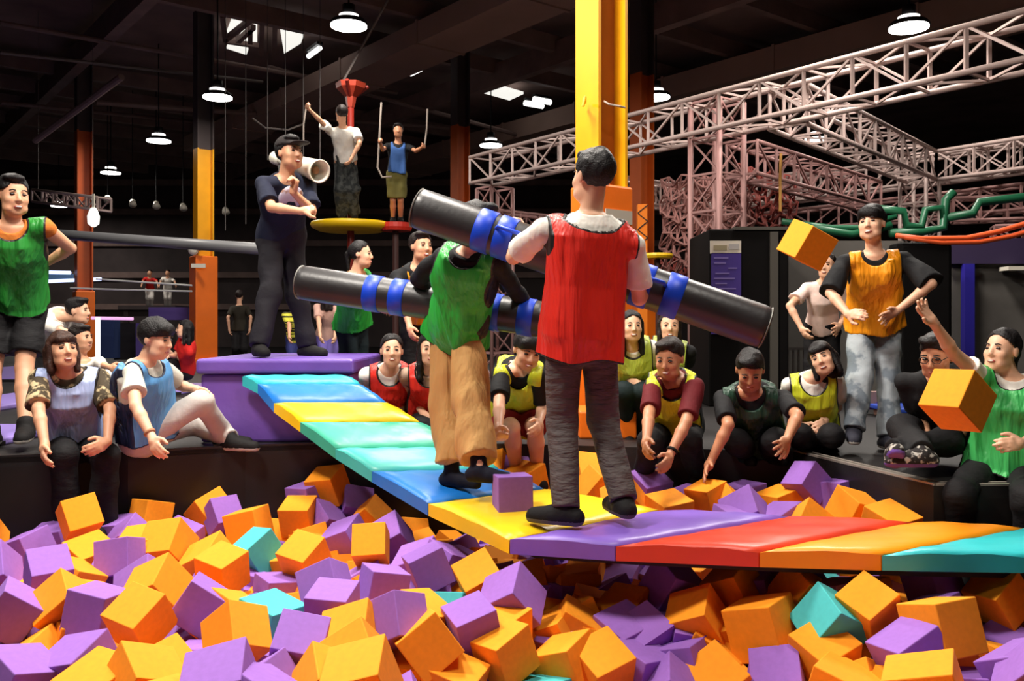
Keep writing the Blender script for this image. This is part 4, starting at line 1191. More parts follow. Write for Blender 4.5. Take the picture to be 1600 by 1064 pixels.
    for g in (1, -1):
        B.add(ell(hp_((.044 if sex == 'm' else .036) * g, .045, -.075), HM, (.018 * hd, .03 * hd, .022 * hd)), .03)
        B.add(ell(hp_(.040 * g, .064, -.025), HM, (.02 * hd, .017 * hd, .018 * hd)), .03)
        B.add(ell(hp_(.076 * g, -.008, -.005), HM, (.009 * hd, .019 * hd, .031 * hd)), .006)
        B.sub(ell(hp_(.031 * g, .098, .008), HM, (.017 * hd, .014 * hd, .010 * hd)))
    B.add(cone(hp_(0, .088, .012), hp_(0, .103, -.026), .008 * hd, .0125 * hd), .012)
    for g in (1, -1): B.add(ell(hp_(.012 * g, .094, -.031), HM, (.008 * hd, .009 * hd, .007 * hd)), .006)
    B.add(ell(hp_(0, .086, -.058), HM, (.022 * hd, .010 * hd, .0065 * hd)), .008); B.add(ell(hp_(0, .084, -.070), HM, (.019 * hd, .010 * hd, .007 * hd)), .006)
    field_mesh(B, 'body', skin(skn), root)
    # ---------------- face
    if face and Y < 12:
        M3 = Matrix([list(HR), list(HF), list(HU)]).transposed()
        for g in (1, -1):
            MB().ball(hp_(.031 * g, .0825, .006), (.014 * hd, .008 * hd, .0062 * hd), M3).build('eye', mat('eye_dark', (38, 28, 26), .25), root, True)
            MB().tube([hp_(.047 * g, .079, .024), hp_(.032 * g, .089, .030), hp_(.016 * g, .090, .027)], [.003 * hd, .0045 * hd, .004 * hd], 6).build('eyebrow', mat('brow_dark', (40, 30, 26), .8), root, True)
        if smile:
            mo = MB().ball(hp_(0, .088, -.064), (.023 * hd, .011 * hd, .0105 * hd), M3).build('mouth', mat('lip_red', (176, 84, 78), .4), root, True)
            MB().ball(hp_(0, .0915, -.0625), (.0175 * hd, .010 * hd, .0058 * hd), M3).build('teeth', mat('teeth', (238, 230, 220), .3), root, True)
        else:
            MB().ball(hp_(0, .088, -.064), (.020 * hd, .010 * hd, .0075 * hd), M3).build('mouth', mat('lip_rose', (186, 104, 94), .45), root, True)
    # ---------------- hair
    hl, hcol = hair
    HRf = Field(hc - .34, hc + .30, max(h * .9, .006))
    nzf = waves(int(Y * 100) % 97, 8, (50, 130), 1.0)
    fold = lambda X, Y_, Z: nzf(X, Y_, Z) * .006
    if hl != 'none':
        HRf.add(ell(hp_(0, -.018, .036), HM, (.084 * hd, .101 * hd, .094 * hd)), .01, .0, fold)
        def facecut(X, Y_, Z, lim=.034, low=-.03, arch=7.0):
            px, py, pz = X - hc[0], Y_ - hc[1], Z - hc[2]
            f = (px * HF[0] + py * HF[1] + pz * HF[2]) / hd; u = (px * HU[0] + py * HU[1] + pz * HU[2]) / hd; r = (px * HR[0] + py * HR[1] + pz * HR[2]) / hd
            l2 = lim - arch * r * r + nzf(X, Y_, Z) * .006
            front = np.minimum(f - (-.006 + np.clip((u + .02) * .45, 0, .03)), (l2 - u)) * hd      # open below the hair line and before the ears
            neckl = (np.where(f > -.02, -.025, low) - u) * hd
            return np.maximum(front, neckl)
        if hl == 'short':
            HRf.add(ell(hp_(.012, .042, .098), HM, (.058 * hd, .05 * hd, .026 * hd)), .02, 0, fold)
            HRf.cut(lambda X, Y_, Z: facecut(X, Y_, Z, .066, -.06))
        elif hl == 'fringe':
            HRf.add(ell(hp_(0, -.012, .042), HM, (.087 * hd, .103 * hd, .096 * hd)), .01, 0, fold); HRf.add(ell(hp_(0, .056, .066), HM, (.074 * hd, .046 * hd, .046 * hd)), .015, 0, fold)
            HRf.cut(lambda X, Y_, Z: facecut(X, Y_, Z, .036, -.065, 3.0))
        elif hl in ('tied', 'long', 'bob'):
            HRf.cut(lambda X, Y_, Z: facecut(X, Y_, Z, .082, -.05, 9.0))
            if hl == 'tied':
                HRf.add(ell(hp_(0, -.112, .01), HM, (.032 * hd, .03 * hd, .034 * hd)), .01, 0, fold)
                HRf.add(cone(hp_(0, -.12, -.0), hp_(0, -.115, -.13), .026 * hd, .012 * hd), .01, 0, fold)
            else:
                dn = -.20 if hl == 'long' else -.12
                for g in (1, -1):
                    HRf.add(cone(hp_(.07 * g, .0, .03), hp_(.078 * g, .005, dn), .024 * hd, .02 * hd), .01, 0, fold)
                    HRf.add(cone(hp_(.055 * g, -.06, .0), hp_(.06 * g, -.06, dn - .01), .042 * hd, .03 * hd), .02, 0, fold)
                HRf.add(cone(hp_(0, -.085, .0), hp_(0, -.085, dn - .01), .045 * hd, .035 * hd), .02, 0, fold)
                if hl == 'bob':
                    HRf.add(ell(hp_(0, .055, .062), HM, (.066 * hd, .04 * hd, .036 * hd)), .012, 0, fold)
                    HRf.sub(ell(hp_(0, .085, -.045), HM, (.055 * hd, .06 * hd, .075 * hd)))
        field_mesh(HRf, 'hair', mat('hair_%d_%d_%d' % hcol, hcol, .5, spec=.25, var=.3, scale=40, bump=.5, bscale=120), root)
    if cap:
        CF = Field(hc - .26, hc + .26, max(h * .8, .006))
        CF.add(ell(hp_(0, -.012, .045), HM, (.088 * hd, .106 * hd, .088 * hd)), .0)
        def capcut(X, Y_, Z):
            px, py, pz = X - hc[0], Y_ - hc[1], Z - hc[2]
            return (.045 * hd - (px * HU[0] + py * HU[1] + pz * HU[2]))
        CF.cut(capcut)
        CF.add(ell(hp_(0, .115, .055), HM, (.07 * hd, .075 * hd, .009 * hd)), .006)
        field_mesh(CF, 'cap', cloth('cap', cap), root)
    # ---------------- shirt
    sdm = int(abs(pel[0]) + Y * 7)
    fA = waves(sdm, 8, (14, 46), .5); fB = waves(sdm + 3, 6, (18, 44), .10)
    if shirt:
        col, sl, hem = shirt[:3]; g0 = .014 * s
        SF = Field(lo, hi, h); fo = lambda X, Y_, Z: fA(X, Y_, Z) * .011
        SF.add(T.prim(t0=hem, t1=1.02, grow=g0 + .004 * s), .02, 0, fo)
        for sd, g in (('R', 1), ('L', -1)):
            el, wr = J[sd][:2]
            SF.add(cone(ne - U * .035 * s, S[sd], .050 * s, .048 * s), .03, g0 * .6, fo)
            loose = shirt[3] if len(shirt) > 3 else .012
            if sl > 0:
                e = S[sd] + (el - S[sd]) * min(1, sl)
                if sl <= 1: SF.add(tube_cut(S[sd], e, .048 * s, (.045 + loose) * s), .015, g0 * .5, fo)
                else:
                    SF.add(cone(S[sd], e, .048 * s, .042 * s), .02, g0 * .5, fo)
                    e2 = el + (wr - el) * min(1, sl - 1); SF.add(tube_cut(el, e2, .041 * s, .034 * s), .015, g0 * .5, fo)
        nc = ne + T.F * .035 * s + U * .045 * s
        SF.sub(ell(nc, [T.R, T.F, U], (.075 * s, .078 * s, .062 * s)))
        field_mesh(SF, 'shirt', col, root)
    # ---------------- trousers / shorts
    if pants:
        col, ln, loose = pants[:3]; g0 = .012 * s
        fC = waves(sdm + 7, 6, (4, 14), 5.0)
        PF = Field(lo, hi, h); am = .010 if loose < .02 else .016
        fo = lambda X, Y_, Z: fA(X, Y_, Z) * am * .6 + fC(X, Y_, Z) * am * (.6 if loose < .03 else .15) + (fB(X, Y_, Z) * .016 if loose >= .03 else 0)
        PF.add(T.prim(t0=-.3, t1=.22, grow=g0), .02, 0, fo)
        for sd in 'RL':
            kn, an = G[sd][:2]
            if ln >= 1:
                PF.add(cone(Hp[sd], kn, .088 * s, .058 * s + loose), .03, g0 * .6, fo)
                e = kn + (an - kn) * min(1.06, ln - 1); PF.add(tube_cut(kn, e, .058 * s + loose, .044 * s + loose * 1.15), .03, g0 * .5, fo)
            else:
                e = Hp[sd] + (kn - Hp[sd]) * ln; PF.add(tube_cut(Hp[sd], e, .09 * s, .075 * s + loose), .03, g0 * .6, fo)
        field_mesh(PF, 'trousers' if ln > 1.2 else 'shorts', col, root)
    # ---------------- shoes or socks
    if shoes and feet:
        col, style = shoes[:2]
        for sd in 'RL':
            an, fy, fp = G[sd][1:4]; fd = yawdir(fy); ftd = nz(fd * math.cos(math.radians(fp)) + np.array((0, 0, math.sin(math.radians(fp)))))
            up = nz(np.cross(np.cross(ftd, (0, 0, 1)), ftd)); sole = an - up * .078 * s
            KF = Field(an - .3, an + .3, min(h, .008) if Y < 12 else h); g = .012 * s if style == 'shoe' else .004 * s
            KF.add(cone(sole + up * .035 * s - ftd * .045 * s, sole + up * .036 * s + ftd * .06 * s, .034 * s, .036 * s), .01, g)
            KF.add(cone(sole + up * .035 * s + ftd * .06 * s, sole + up * .026 * s + ftd * .155 * s, .038 * s, .03 * s), .015, g)
            KF.add(cone(an - up * .02 * s, an + nz(G[sd][0] - an) * (.03 if style == 'shoe' else .075) * s, .042 * s, .04 * s), .025, g * .8)
            KF.cut(lambda X, Y_, Z: -((X - sole[0]) * up[0] + (Y_ - sole[1]) * up[1] + (Z - sole[2]) * up[2]))
            ms = [col]; fn = None
            if style == 'shoe' and len(shoes) > 2:
                ms = [col, shoes[2]]; fn = lambda cc: ((cc - sole) @ up < .022 * s)
            field_mesh(KF, 'shoe' if style == 'shoe' else 'sock', ms, root, fn)
    # ---------------- bib
    if bib:
        col, hem, pip = bib[:3]; opt = bib[3] if len(bib) > 3 else {}
        W0 = opt.get('w', .188) * s; nw = opt.get('nw', .092); dp = opt.get('d', 1.0); back = opt.get('back', .06); front = opt.get('front', .11); flare = opt.get('flare', .02)
        pr = [(hem - .2, .185 + flare, .155 + flare, 0), (hem - .05, .185 + flare, .155 + flare, 0), (0, .182, .15, 0), (.4, .172, .135, 0), (.7, .180, .142, .0), (.85, .180, .134, 0), (.96, .172, .1, -.006), (1.02, .15, .06, -.01), (1.08, .12, .03, -.01)]
        pr = [(t, a, b * dp, o) for t, a, b, o in pr]
        BF = Field(lo, hi, h)
        def fo(X, Y_, Z):
            t, u, v = T.coords(X, Y_, Z)
            return fB(X, Y_, Z) * (.014 + .018 * np.clip(1.05 - t, 0, 1)) + fA(X, Y_, Z) * .005
        BF.add(T.prim(t0=hem - .14, t1=.97, prof=pr, n=2.6), .0, 0, fo)
        BF.add(T.prim(t0=hem - .14, t1=.97, grow=.036 * s), .01)
        for sd, g in (('R', 1), ('L', -1)):
            BF.add(cone(ne - U * .03 * s, S[sd], .054 * s, .054 * s), .03, .014 * s)
        def arm_d(X, Y_, Z):
            t, u, v = T.coords(X, Y_, Z)
            wlim = np.interp(t, [hem, .45, .72, .9, 1.1], [W0 * 1.22, W0 * 1.08, W0 * .95, W0 * .97, W0 * .97])
            return np.abs(u) - wlim
        def hem_d(X, Y_, Z):
            t, u, v = T.coords(X, Y_, Z); return (hem + .02 * np.sin(u * 20) - t) * T.L
        nk = []
        for sg, dep in ((1, front), (-1, back)):
            # neckline scooped out of the front and of the back
            ctr = ne + U * .05 * s + T.F * sg * .055 * s
            nk.append(ell(ctr, [T.R, T.F, U], (nw * s, .10 * s, dep * s + .05 * s)))
        BF.v = np.maximum(BF.v, -(BF.v + max(.022, 3.1 * h)))          # a cloth shell, open at the sides and below
        BF.cut(arm_d); BF.cut(hem_d)
        for e in nk: BF.sub(e)
        def mf(cc):
            x, y, z = cc[:, 0], cc[:, 1], cc[:, 2]
            d = np.abs(arm_d(x, y, z))
            d = np.minimum(d, np.abs(hem_d(x, y, z)) * (1.0 if opt.get('hemtrim', 1) else 99))
            for f, a, b in nk: d = np.minimum(d, np.abs(f(x, y, z)))
            return d / s
        if opt.get('trim', 1): field_mesh(BF, 'bib', bib_mat(col, pip), root, None, mf)
        else: field_mesh(BF, 'bib', col, root)
    return dict(root=root, T=T, S=S, J=J, G=G, hc=hc, HF=HF, HR=HR, HU=HU, hd=hd, s=s, pe=pe, ne=ne)

def wristband(p, sd, m, k=.16):
    el, wr = p['J'][sd][:2]; c = wr + (el - wr) * k; ax = nz(el - wr); s = p['s']
    q = Vector(ax).to_track_quat('Z', 'Y').to_matrix()
    MB().lathe(c, [(.028 * s, -.009), (.034 * s, -.007), (.034 * s, .007), (.028 * s, .009)], 16, q).build('wristband', m, p['root'], True)
# ------------------------------------------------------------------ the people of the photograph
BIBR = cloth('bib_red', (214, 44, 32), rough=.45, spec=.4, bump=1.0, bscale=13, stretch=(1, 1, .09), bdist=.05); BIBG = cloth('bib_green', (44, 172, 62), rough=.45, spec=.4, bump=1.0, bscale=13, stretch=(1, 1, .09), bdist=.05); BIBG2 = cloth('bib_green_mid', (64, 178, 92), rough=.45, spec=.4, bump=1.0, bscale=13, stretch=(1, 1, .09), bdist=.05); BIBY = cloth('bib_lime', (206, 214, 44), rough=.45, spec=.4, bump=1.0, bscale=13, stretch=(1, 1, .09), bdist=.05); BIBY2 = cloth('bib_pale_lime', (196, 214, 92), rough=.45, spec=.4, bump=1.0, bscale=13, stretch=(1, 1, .09), bdist=.05)
BIBO = cloth('bib_orange', (250, 156, 24), rough=.45, spec=.4, bump=1.0, bscale=13, stretch=(1, 1, .09), bdist=.05); BIBB = cloth('bib_pale_blue', (160, 174, 214), rough=.45, spec=.4, bump=1.0, bscale=13, stretch=(1, 1, .09), bdist=.05, var=.12); BIBB2 = cloth('bib_blue', (88, 150, 206), rough=.45, spec=.4, bump=1.0, bscale=13, stretch=(1, 1, .09), bdist=.05); BIBDG = cloth('bib_dark_green', (30, 64, 48), rough=.45, spec=.4, bump=1.0, bscale=13, stretch=(1, 1, .09), bdist=.05); BIBGL = cloth('bib_leaf_green', (38, 132, 48), rough=.45, spec=.4, bump=1.0, bscale=13, stretch=(1, 1, .09), bdist=.05)
PIPD = cloth('piping_dark', (30, 24, 24)); PIPN = cloth('piping_navy', (28, 34, 62))
WHT = cloth('white_tee', (232, 226, 216), bump=.8, bscale=10, stretch=(1, 1, .6), bdist=.025); BLK = cloth('black_tee', (26, 26, 28)); NVY = cloth('navy_shirt', (26, 30, 48)); PNK = cloth('pink_tee', (236, 208, 198)); MAR = cloth('maroon_tee', (92, 22, 28))
CAMO = cloth('camo_sleeve', (64, 54, 40), rgb2=(186, 166, 128), scale=16, thr=.54); PAT = cloth('pattern_shirt', (176, 150, 130), rgb2=(56, 44, 40), scale=18, thr=.58); ORS = cloth('orange_shirt', (204, 118, 50))
KHA = cloth('khaki', (196, 150, 92), bump=1.0, bscale=11, stretch=(1, 1, .12), bdist=.04); DGJ = cloth('dark_grey_jeans', (84, 76, 75), var=.15, bump=1.0, bscale=9, stretch=(1, 1, 3.2), bdist=.025); BLKP = cloth('black_trousers', (24, 23, 25), bump=1.0, bscale=9, stretch=(1, 1, 2), bdist=.012); JEAN = cloth('pale_jeans', (164, 172, 178), rgb2=(112, 122, 132), scale=7, thr=.55); LGT = cloth('pale_trousers', (196, 190, 184)); OLV = cloth('olive_shorts', (104, 98, 52)); MARS = cloth('dark_red_shorts', (116, 24, 22)); GRYP = cloth('grey_camo_trousers', (64, 66, 64), rgb2=(38, 40, 40), scale=14)
NVS = cloth('navy_sock', (18, 20, 36)); BKS = cloth('black_shoe', (24, 22, 22)); WSOLE = cloth('pale_sole', (206, 200, 190)); GRS = cloth('dark_shoe_white', (50, 50, 60)); REDS = cloth('red_tee', (196, 36, 32)); DKV = cloth('blue_vest', (58, 92, 150))
BK = (22, 19, 20); BR = (58, 36, 28); DB = (34, 26, 24)

# man in the red bib, his back to us
man_red = person('person in a red bib and white tee seen from behind, raising a black roller', 4.34, 1.74, 196, (908, 514), (922, 338), (927, 276), 212, hp=2, nsign='f',
    arms={'L': [(802, 402, 'f'), (806, 362, 'f'), (801, 346, 'f'), 'grip'], 'R': [(999, 466, 'f'), (1014, 440, 'f'), (1014, 424, 'f'), 'grip']},
    sh={'L': (846, 362, 'n'), 'R': (990, 384, 'n')},
    legs={'L': [(878, 660, 'f'), (884, 793, 'n'), 245], 'R': [(942, 656, 'f'), (974, 780, 'n'), 196]}, thh=196,
    shirt=(WHT, .72, -.05, .018), bib=(BIBR, -.27, PIPD, {'back': .145, 'front': .05, 'w': .205, 'nw': .148, 'flare': -.012}), pants=(DGJ, 2.0, .014), shoes=(cloth('black_sneaker', (26, 25, 26)), 'shoe', cloth('sneaker_grey', (96, 94, 90))), hair=('short', BK))
# fighter in the green bib, head hidden by the raised roller
man_green = person('person in a green bib and khaki trousers, head hidden behind the raised roller', 5.22, 1.70, 156, (716, 508), (735, 396), (748, 352), 100, hp=-8, nsign='n',
    arms={'L': [(652, 436, 'f'), (690, 468, 'f'), 'grip'], 'R': [(800, 446, 'f'), (826, 478, 'f'), 'grip']}, sh={'L': (690, 402, 'f'), 'R': (775, 408, 'n')},
    legs={'L': [(703, 632, 'n'), (706, 738, 'n'), 62], 'R': [(737, 629, 'n'), (749, 730, 'n'), 70]}, thh=132,
    shirt=(BLK, 1.9, -.1), bib=(BIBG, -.24, PIPD, {'flare': -.012, 'w': .178}), pants=(KHA, 1.86, .04), shoes=(NVS, 'sock'), hair=('short', BK))
# man with the cap and megaphone on the block
p = person('person in a navy shirt and dark cap holding a megaphone, on the purple block', 6.85, 1.70, 42, (440, 370), (446, 280), (452, 240), 52, hp=2,
    arms={'R': [(424, 324, 'n'), (470, 330, 'n'), (494, 326, 'n'), 'fist'], 'L': [(487, 330, 'n'), (458, 300, 'n'), (462, 280, 'n'), 'grip']}, skn='mid', sh={'R': (412, 288, 'n'), 'L': (482, 288, 'f')},
    legs={'R': [(422, 458, 'n'), (405, 540, 'n'), 30], 'L': [(464, 458, 'n'), (480, 541, 'n'), 60]}, wide=1.08,
    shirt=(NVY, .8, -.22, .02), pants=(cloth('navy_trousers', (30, 28, 34)), 2.0, .02), shoes=(BKS, 'shoe'), hair=('short', BK), cap=(36, 30, 30))
T = p['T']; c = T.p + T.U * T.L * .80 + T.F * .112
MB().ball(c, (.10, .03, .11), Matrix([list(T.R), list(T.F), list(T.U)]).transposed()).build('chest_print', mat('chest_print', (196, 188, 206), .7, rgb2=(150, 110, 92), scale=11, thr=.55), p['root'], True)
# man in the orange bib
person('person standing in an orange bib, black tee and pale ripped jeans, hands on hips', 6.02, 1.60, -12, (1366, 497), (1366, 398), (1362, 350), -38, hp=4, hr=-4,
    arms={'R': [(1298, 458, 'n'), (1326, 492, 'n'), (1338, 490, 'n'), 'relax'], 'L': [(1455, 444, 'n'), (1404, 484, 'n'), (1386, 494, 'n'), 'open']}, sh={'R': (1320, 410, 'n'), 'L': (1412, 406, 'f')},
    legs={'R': [(1344, 592, 'n'), (1334, 672, 'n'), -20], 'L': [(1388, 594, 'n'), (1387, 684, 'n'), 10]}, wide=1.05,
    shirt=(BLK, .95, -.3, .035), bib=(BIBO, -.1, BIBO, {'w': .17, 'front': .05, 'trim': 0, 'd': 1.05}), pants=(JEAN, 1.98, .02), shoes=(GRS, 'shoe', WSOLE), hair=('fringe', BK))
# woman in the pink tee
person('person standing in a pale pink tee and black trousers, hands on hips', 7.5, 1.46, -8, (1284, 516), (1288, 442), (1292, 416), -35, hp=2, sex='f',
    arms={'R': [(1234, 478, 'n'), (1252, 512, 'n'), 'relax'], 'L': [(1324, 488, 'f'), (1312, 508, 'n'), 'open']},
    legs={'R': [(1270, 594, 'n'), (1272, 648, 'f')], 'L': [(1298, 594, 'n'), (1300, 648, 'f')]},
    shirt=(PNK, .6, -.02, .02), pants=(BLKP, 2.0, .01), shoes=(BKS, 'shoe'), hair=('tied', DB))
# tall man at the left edge
person('person standing at the left edge in a green bib and black shorts, hand on hip', 6.25, 1.90, 20, (24, 466), (18, 354), (20, 306), 48, hp=-4,
    arms={'R': [(-62, 420, 'n'), (-50, 478, 'n'), 'relax'], 'L': [(110, 388, 'f'), (66, 414, 'f'), 'relax']}, skn='mid',
    sh={'L': (70, 356, 'n')},
    legs={'R': [(-12, 576, 'n'), (-14, 676, 'n'), 10], 'L': [(38, 574, 'n'), (40, 668, 'n'), 20]},
    shirt=(ORS, .12, -.16), bib=(BIBGL, -.07, PIPD, {'w': .195, 'front': .05}), pants=(BLKP, .78, .012), shoes=(BKS, 'shoe', WSOLE), hair=('short', BK))
# brown-haired woman seated at the left
person('person seated on the pit edge with brown hair, pale blue bib and camouflage sleeves', 5.72, 1.68, 14, (116, 690), (108, 583), (98, 548), 44, hp=10, sex='f',
    arms={'R': [(60, 640, 'n'), (70, 694, 'n'), (68, 716, 'n'), 'relax'], 'L': [(172, 640, 'n'), (168, 690, 'n'), (150, 700, 'n'), 'relax']}, skn='mid',
    sh={'R': (62, 592, 'n'), 'L': (156, 592, 'f')},
    legs={'R': [(100, 712, 'n'), (104, 812, 'f'), 10, -15], 'L': [(164, 714, 'n'), (160, 812, 'f'), 15, -15]}, wide=1.1,
    shirt=(CAMO, .85, -.05, .022), bib=(BIBB, -.02, PIPD, {'w': .17, 'front': .06, 'trim': 1, 'hemtrim': 0}), pants=(BLKP, 2.0, .02), shoes=(BKS, 'shoe'), hair=('bob', BR))
# man in the blue bib seated at the left
pb_ = person('person seated on the pit edge in a blue bib and pale trousers, hand on knee', 5.72, 1.66, 72, (226, 676), (226, 566), (243, 530), 80, hp=-10, smile=False,
    arms={'R': [(212, 634, 'n'), (238, 684, 'n'), (244, 702, 'n'), 'relax'], 'L': [(280, 602, 'f'), (306, 608, 'n'), (328, 618, 'n'), 'relax']},
    sh={'R': (206, 582, 'n'), 'L': (252, 576, 'f')},
    legs={'R': [(314, 628, 'n'), (352, 680, 'f'), 88], 'L': [(300, 660, 'f'), (364, 686, 'n'), 80]},
    shirt=(cloth('pale_grey_tee', (206, 204, 192)), .6, -.05, .02), bib=(BIBB2, -.02, PIPN, {'w': .16, 'front': .1}), pants=(LGT, 1.96, .014), shoes=(BKS, 'shoe', WSOLE), hair=('fringe', BK))
# woman in the green bib, throwing
person('person at the right edge in a green bib, arm raised after throwing a cube', 4.8, 1.62, -30, (1566, 730), (1580, 592), (1566, 548), -62, hp=6, sex='f',
    arms={'R': [(1490, 552, 'n'), (1460, 506, 'n'), (1444, 486, 'n'), 'open'], 'L': [(1640, 668, 'n'), (1598, 692, 'n'), (1578, 694, 'n'), 'relax']},
    sh={'R': (1532, 588, 'n'), 'L': (1630, 598, 'f')},
    legs={'R': [(1500, 772, 'n'), (1502, 880, 'f'), -30, -10], 'L': [(1612, 782, 'n'), (1608, 890, 'f'), -20, -10]}, wide=1.08,
    shirt=(WHT, .45, -.05), bib=(BIBG2, -.06, PIPD, {'w': .178, 'front': .08}), pants=(BLKP, 2.0, .02), shoes=(BKS, 'shoe'), hair=('tied', BK))
# seated man with glasses, cross-legged behind the flying cube
pg = person('person seated in black with glasses and patterned shoe, behind the flying orange cube', 5.25, 1.66, -30, (1470, 676), (1468, 590), (1464, 556), -45, hp=-16, smile=False, skn='mid',
    arms={'R': [(1438, 650, 'f'), (1450, 684, 'n'), 'relax'], 'L': [(1512, 644, 'f'), (1500, 684, 'n'), 'relax']},
    legs={'R': [(1410, 668, 'n'), (1440, 706, 'n'), -90], 'L': [(1480, 690, 'n'), (1398, 704, 'n'), -20, 25]},
    shirt=(BLK, .7, -.05), pants=(BLKP, 2.0, .015), shoes=(cloth('pattern_shoe', (44, 40, 40), rgb2=(190, 184, 176), scale=30, thr=.56), 'shoe', cloth('violet_sole', (110, 84, 170))), hair=('short', BK))
mb = MB()
for g in (1, -1):
    c = pg['hc'] + (pg['HR'] * .032 * g + pg['HF'] * .1 + pg['HU'] * .006) * pg['hd']
    pts = [c + (pg['HR'] * .024 * math.cos(t) + pg['HU'] * .018 * math.sin(t)) for t in [6.283 * k / 12 for k in range(13)]]
    mb.tube(pts, .0025, 6)
    mb.tube([c + pg['HR'] * .024 * g, c + (pg['HR'] * .046 * g - pg['HF'] * .1) * pg['hd']], .0022, 6)
mb.build('glasses', mat('glasses_dark', (30, 28, 28), .3), pg['root'])
# crouching man in the dark green bib
person('person crouching in a dark green bib, looking down, both hands on the edge', 5.93, 1.68, -6, (1182, 690), (1172, 612), (1172, 578), -14, hp=-34, smile=False, skn='tan',
    arms={'R': [(1138, 664, 'n'), (1110, 722, 'n'), (1102, 738, 'n'), 'open'], 'L': [(1246, 650, 'n'), (1230, 686, 'n'), (1222, 697, 'n'), 'open']},
    sh={'R': (1128, 622, 'n'), 'L': (1224, 622, 'n')},
    legs={'R': [(1150, 690, 'n'), (1170, 704, 'f'), -10], 'L': [(1212, 690, 'n'), (1200, 704, 'f'), 20]}, wide=1.1,
    shirt=(BLK, .8, -.05, .01), bib=(BIBDG, .0, BIBDG, {'w': .17, 'front': .08, 'trim': 0}), pants=(BLKP, 2.0, .015), shoes=(BKS, 'shoe'), hair=('short', BK))
# woman in lime, head tilted
person('person in a lime bib and white sleeves, head tilted, beside the crouching man', 6.0, 1.55, -10, (1270, 676), (1270, 590), (1285, 560), -30, hp=2, hr=-22, sex='f',
    arms={'R': [(1238, 636, 'f'), (1256, 664, 'n'), 'relax'], 'L': [(1308, 636, 'f'), (1290, 656, 'n'), 'relax']},
    legs={'R': [(1250, 680, 'n'), (1275, 692, 'f'), -10], 'L': [(1300, 680, 'n'), (1285, 692, 'f'), 10]},
    shirt=(WHT, .6, -.05, .02), bib=(BIBY, -.03, PIPD, {'w': .165, 'front': .1}), pants=(BLKP, 2.0, .015), shoes=(BKS, 'shoe'), hair=('bob', BK))
# man in maroon under a lime bib
pm = person('person in a lime bib over a maroon tee sitting on the edge, arms hanging', 5.95, 1.68, -14, (1056, 668), (1050, 592), (1046, 560), -28, hp=-14, skn='tan',
    arms={'R': [(1014, 648, 'n'), (1010, 688, 'n'), 'relax'], 'L': [(1072, 660, 'n'), (1046, 712, 'n'), (1042, 726, 'n'), 'relax']},
    sh={'R': (1020, 606, 'n'), 'L': (1086, 604, 'n')},
    legs={'R': [(1018, 690, 'n'), (1004, 742, 'f'), -20, -10], 'L': [(1076, 688, 'n'), (1090, 740, 'f'), 0, -10]},
    shirt=(MAR, .8, -.05, .01), bib=(BIBY, -.04, PIPD, {'w': .16, 'front': .1}), pants=(BLKP, 1.9, .015), shoes=(BKS, 'shoe'), hair=('short', DB))
# two women behind
person('person seated on the orange box in a pale lime bib, smiling, arms folded', 6.75, 1.56, 4, (988, 604), (988, 540), (987, 510), 4, hp=0, sex='f',
    arms={'R': [(966, 582, 'f'), (988, 596, 'n'), 'relax'], 'L': [(1014, 580, 'f'), (994, 600, 'n'), 'relax']},
    legs={'R': [(976, 612, 'n'), (978, 676, 'f')], 'L': [(1006, 612, 'n'), (1008, 676, 'f')]},
    shirt=(WHT, .5, -.05), bib=(BIBY2, .04, PIPD, {'w': .155, 'front': .05}), pants=(cloth('dark_green_trousers', (22, 34, 36)), 2.0, .012), shoes=(BKS, 'shoe'), hair=('long', BK))
person('person with long hair in a lime bib, seated half hidden behind the man in maroon', 6.9, 1.56, -20, (1046, 602), (1046, 540), (1046, 510), -6, hp=0, sex='f',
    arms={'R': [(1020, 576, 'f'), (1030, 600, 'n'), 'relax'], 'L': [(1070, 576, 'f'), (1060, 600, 'n'), 'relax']},
    legs={'R': [(1034, 612, 'n'), (1036, 674, 'f')], 'L': [(1062, 612, 'n'), (1064, 674, 'f')]},
    shirt=(BLK, .6, -.05), bib=(BIBY2, -.02, PIPD, {'w': .15}), pants=(BLKP, 2.0, .012), shoes=(BKS, 'shoe'), hair=('long', DB))
# yellow bib, bare legs, between the fighters
person('person seated between the fighters in a lime bib and dark red shorts, looking down', 6.1, 1.70, -10, (806, 652), (812, 574), (824, 546), 16, hp=-24, hr=6,
    arms={'R': [(780, 632, 'n'), (779, 668, 'n'), (780, 684, 'n'), 'fist'], 'L': [(848, 632, 'f'), (842, 660, 'n'), 'relax']},
    sh={'R': (782, 588, 'n'), 'L': (842, 588, 'n')},
    legs={'R': [(800, 668, 'n'), (806, 736, 'f'), -10, -10], 'L': [(836, 666, 'n'), (840, 736, 'f'), 10, -10]},
    shirt=(BLK, .75, -.05, .015), bib=(BIBY, -.05, BIBY, {'w': .155, 'front': .12, 'trim': 0}), pants=(MARS, .8, .012), shoes=(BKS, 'shoe'), hair=('fringe', BK))
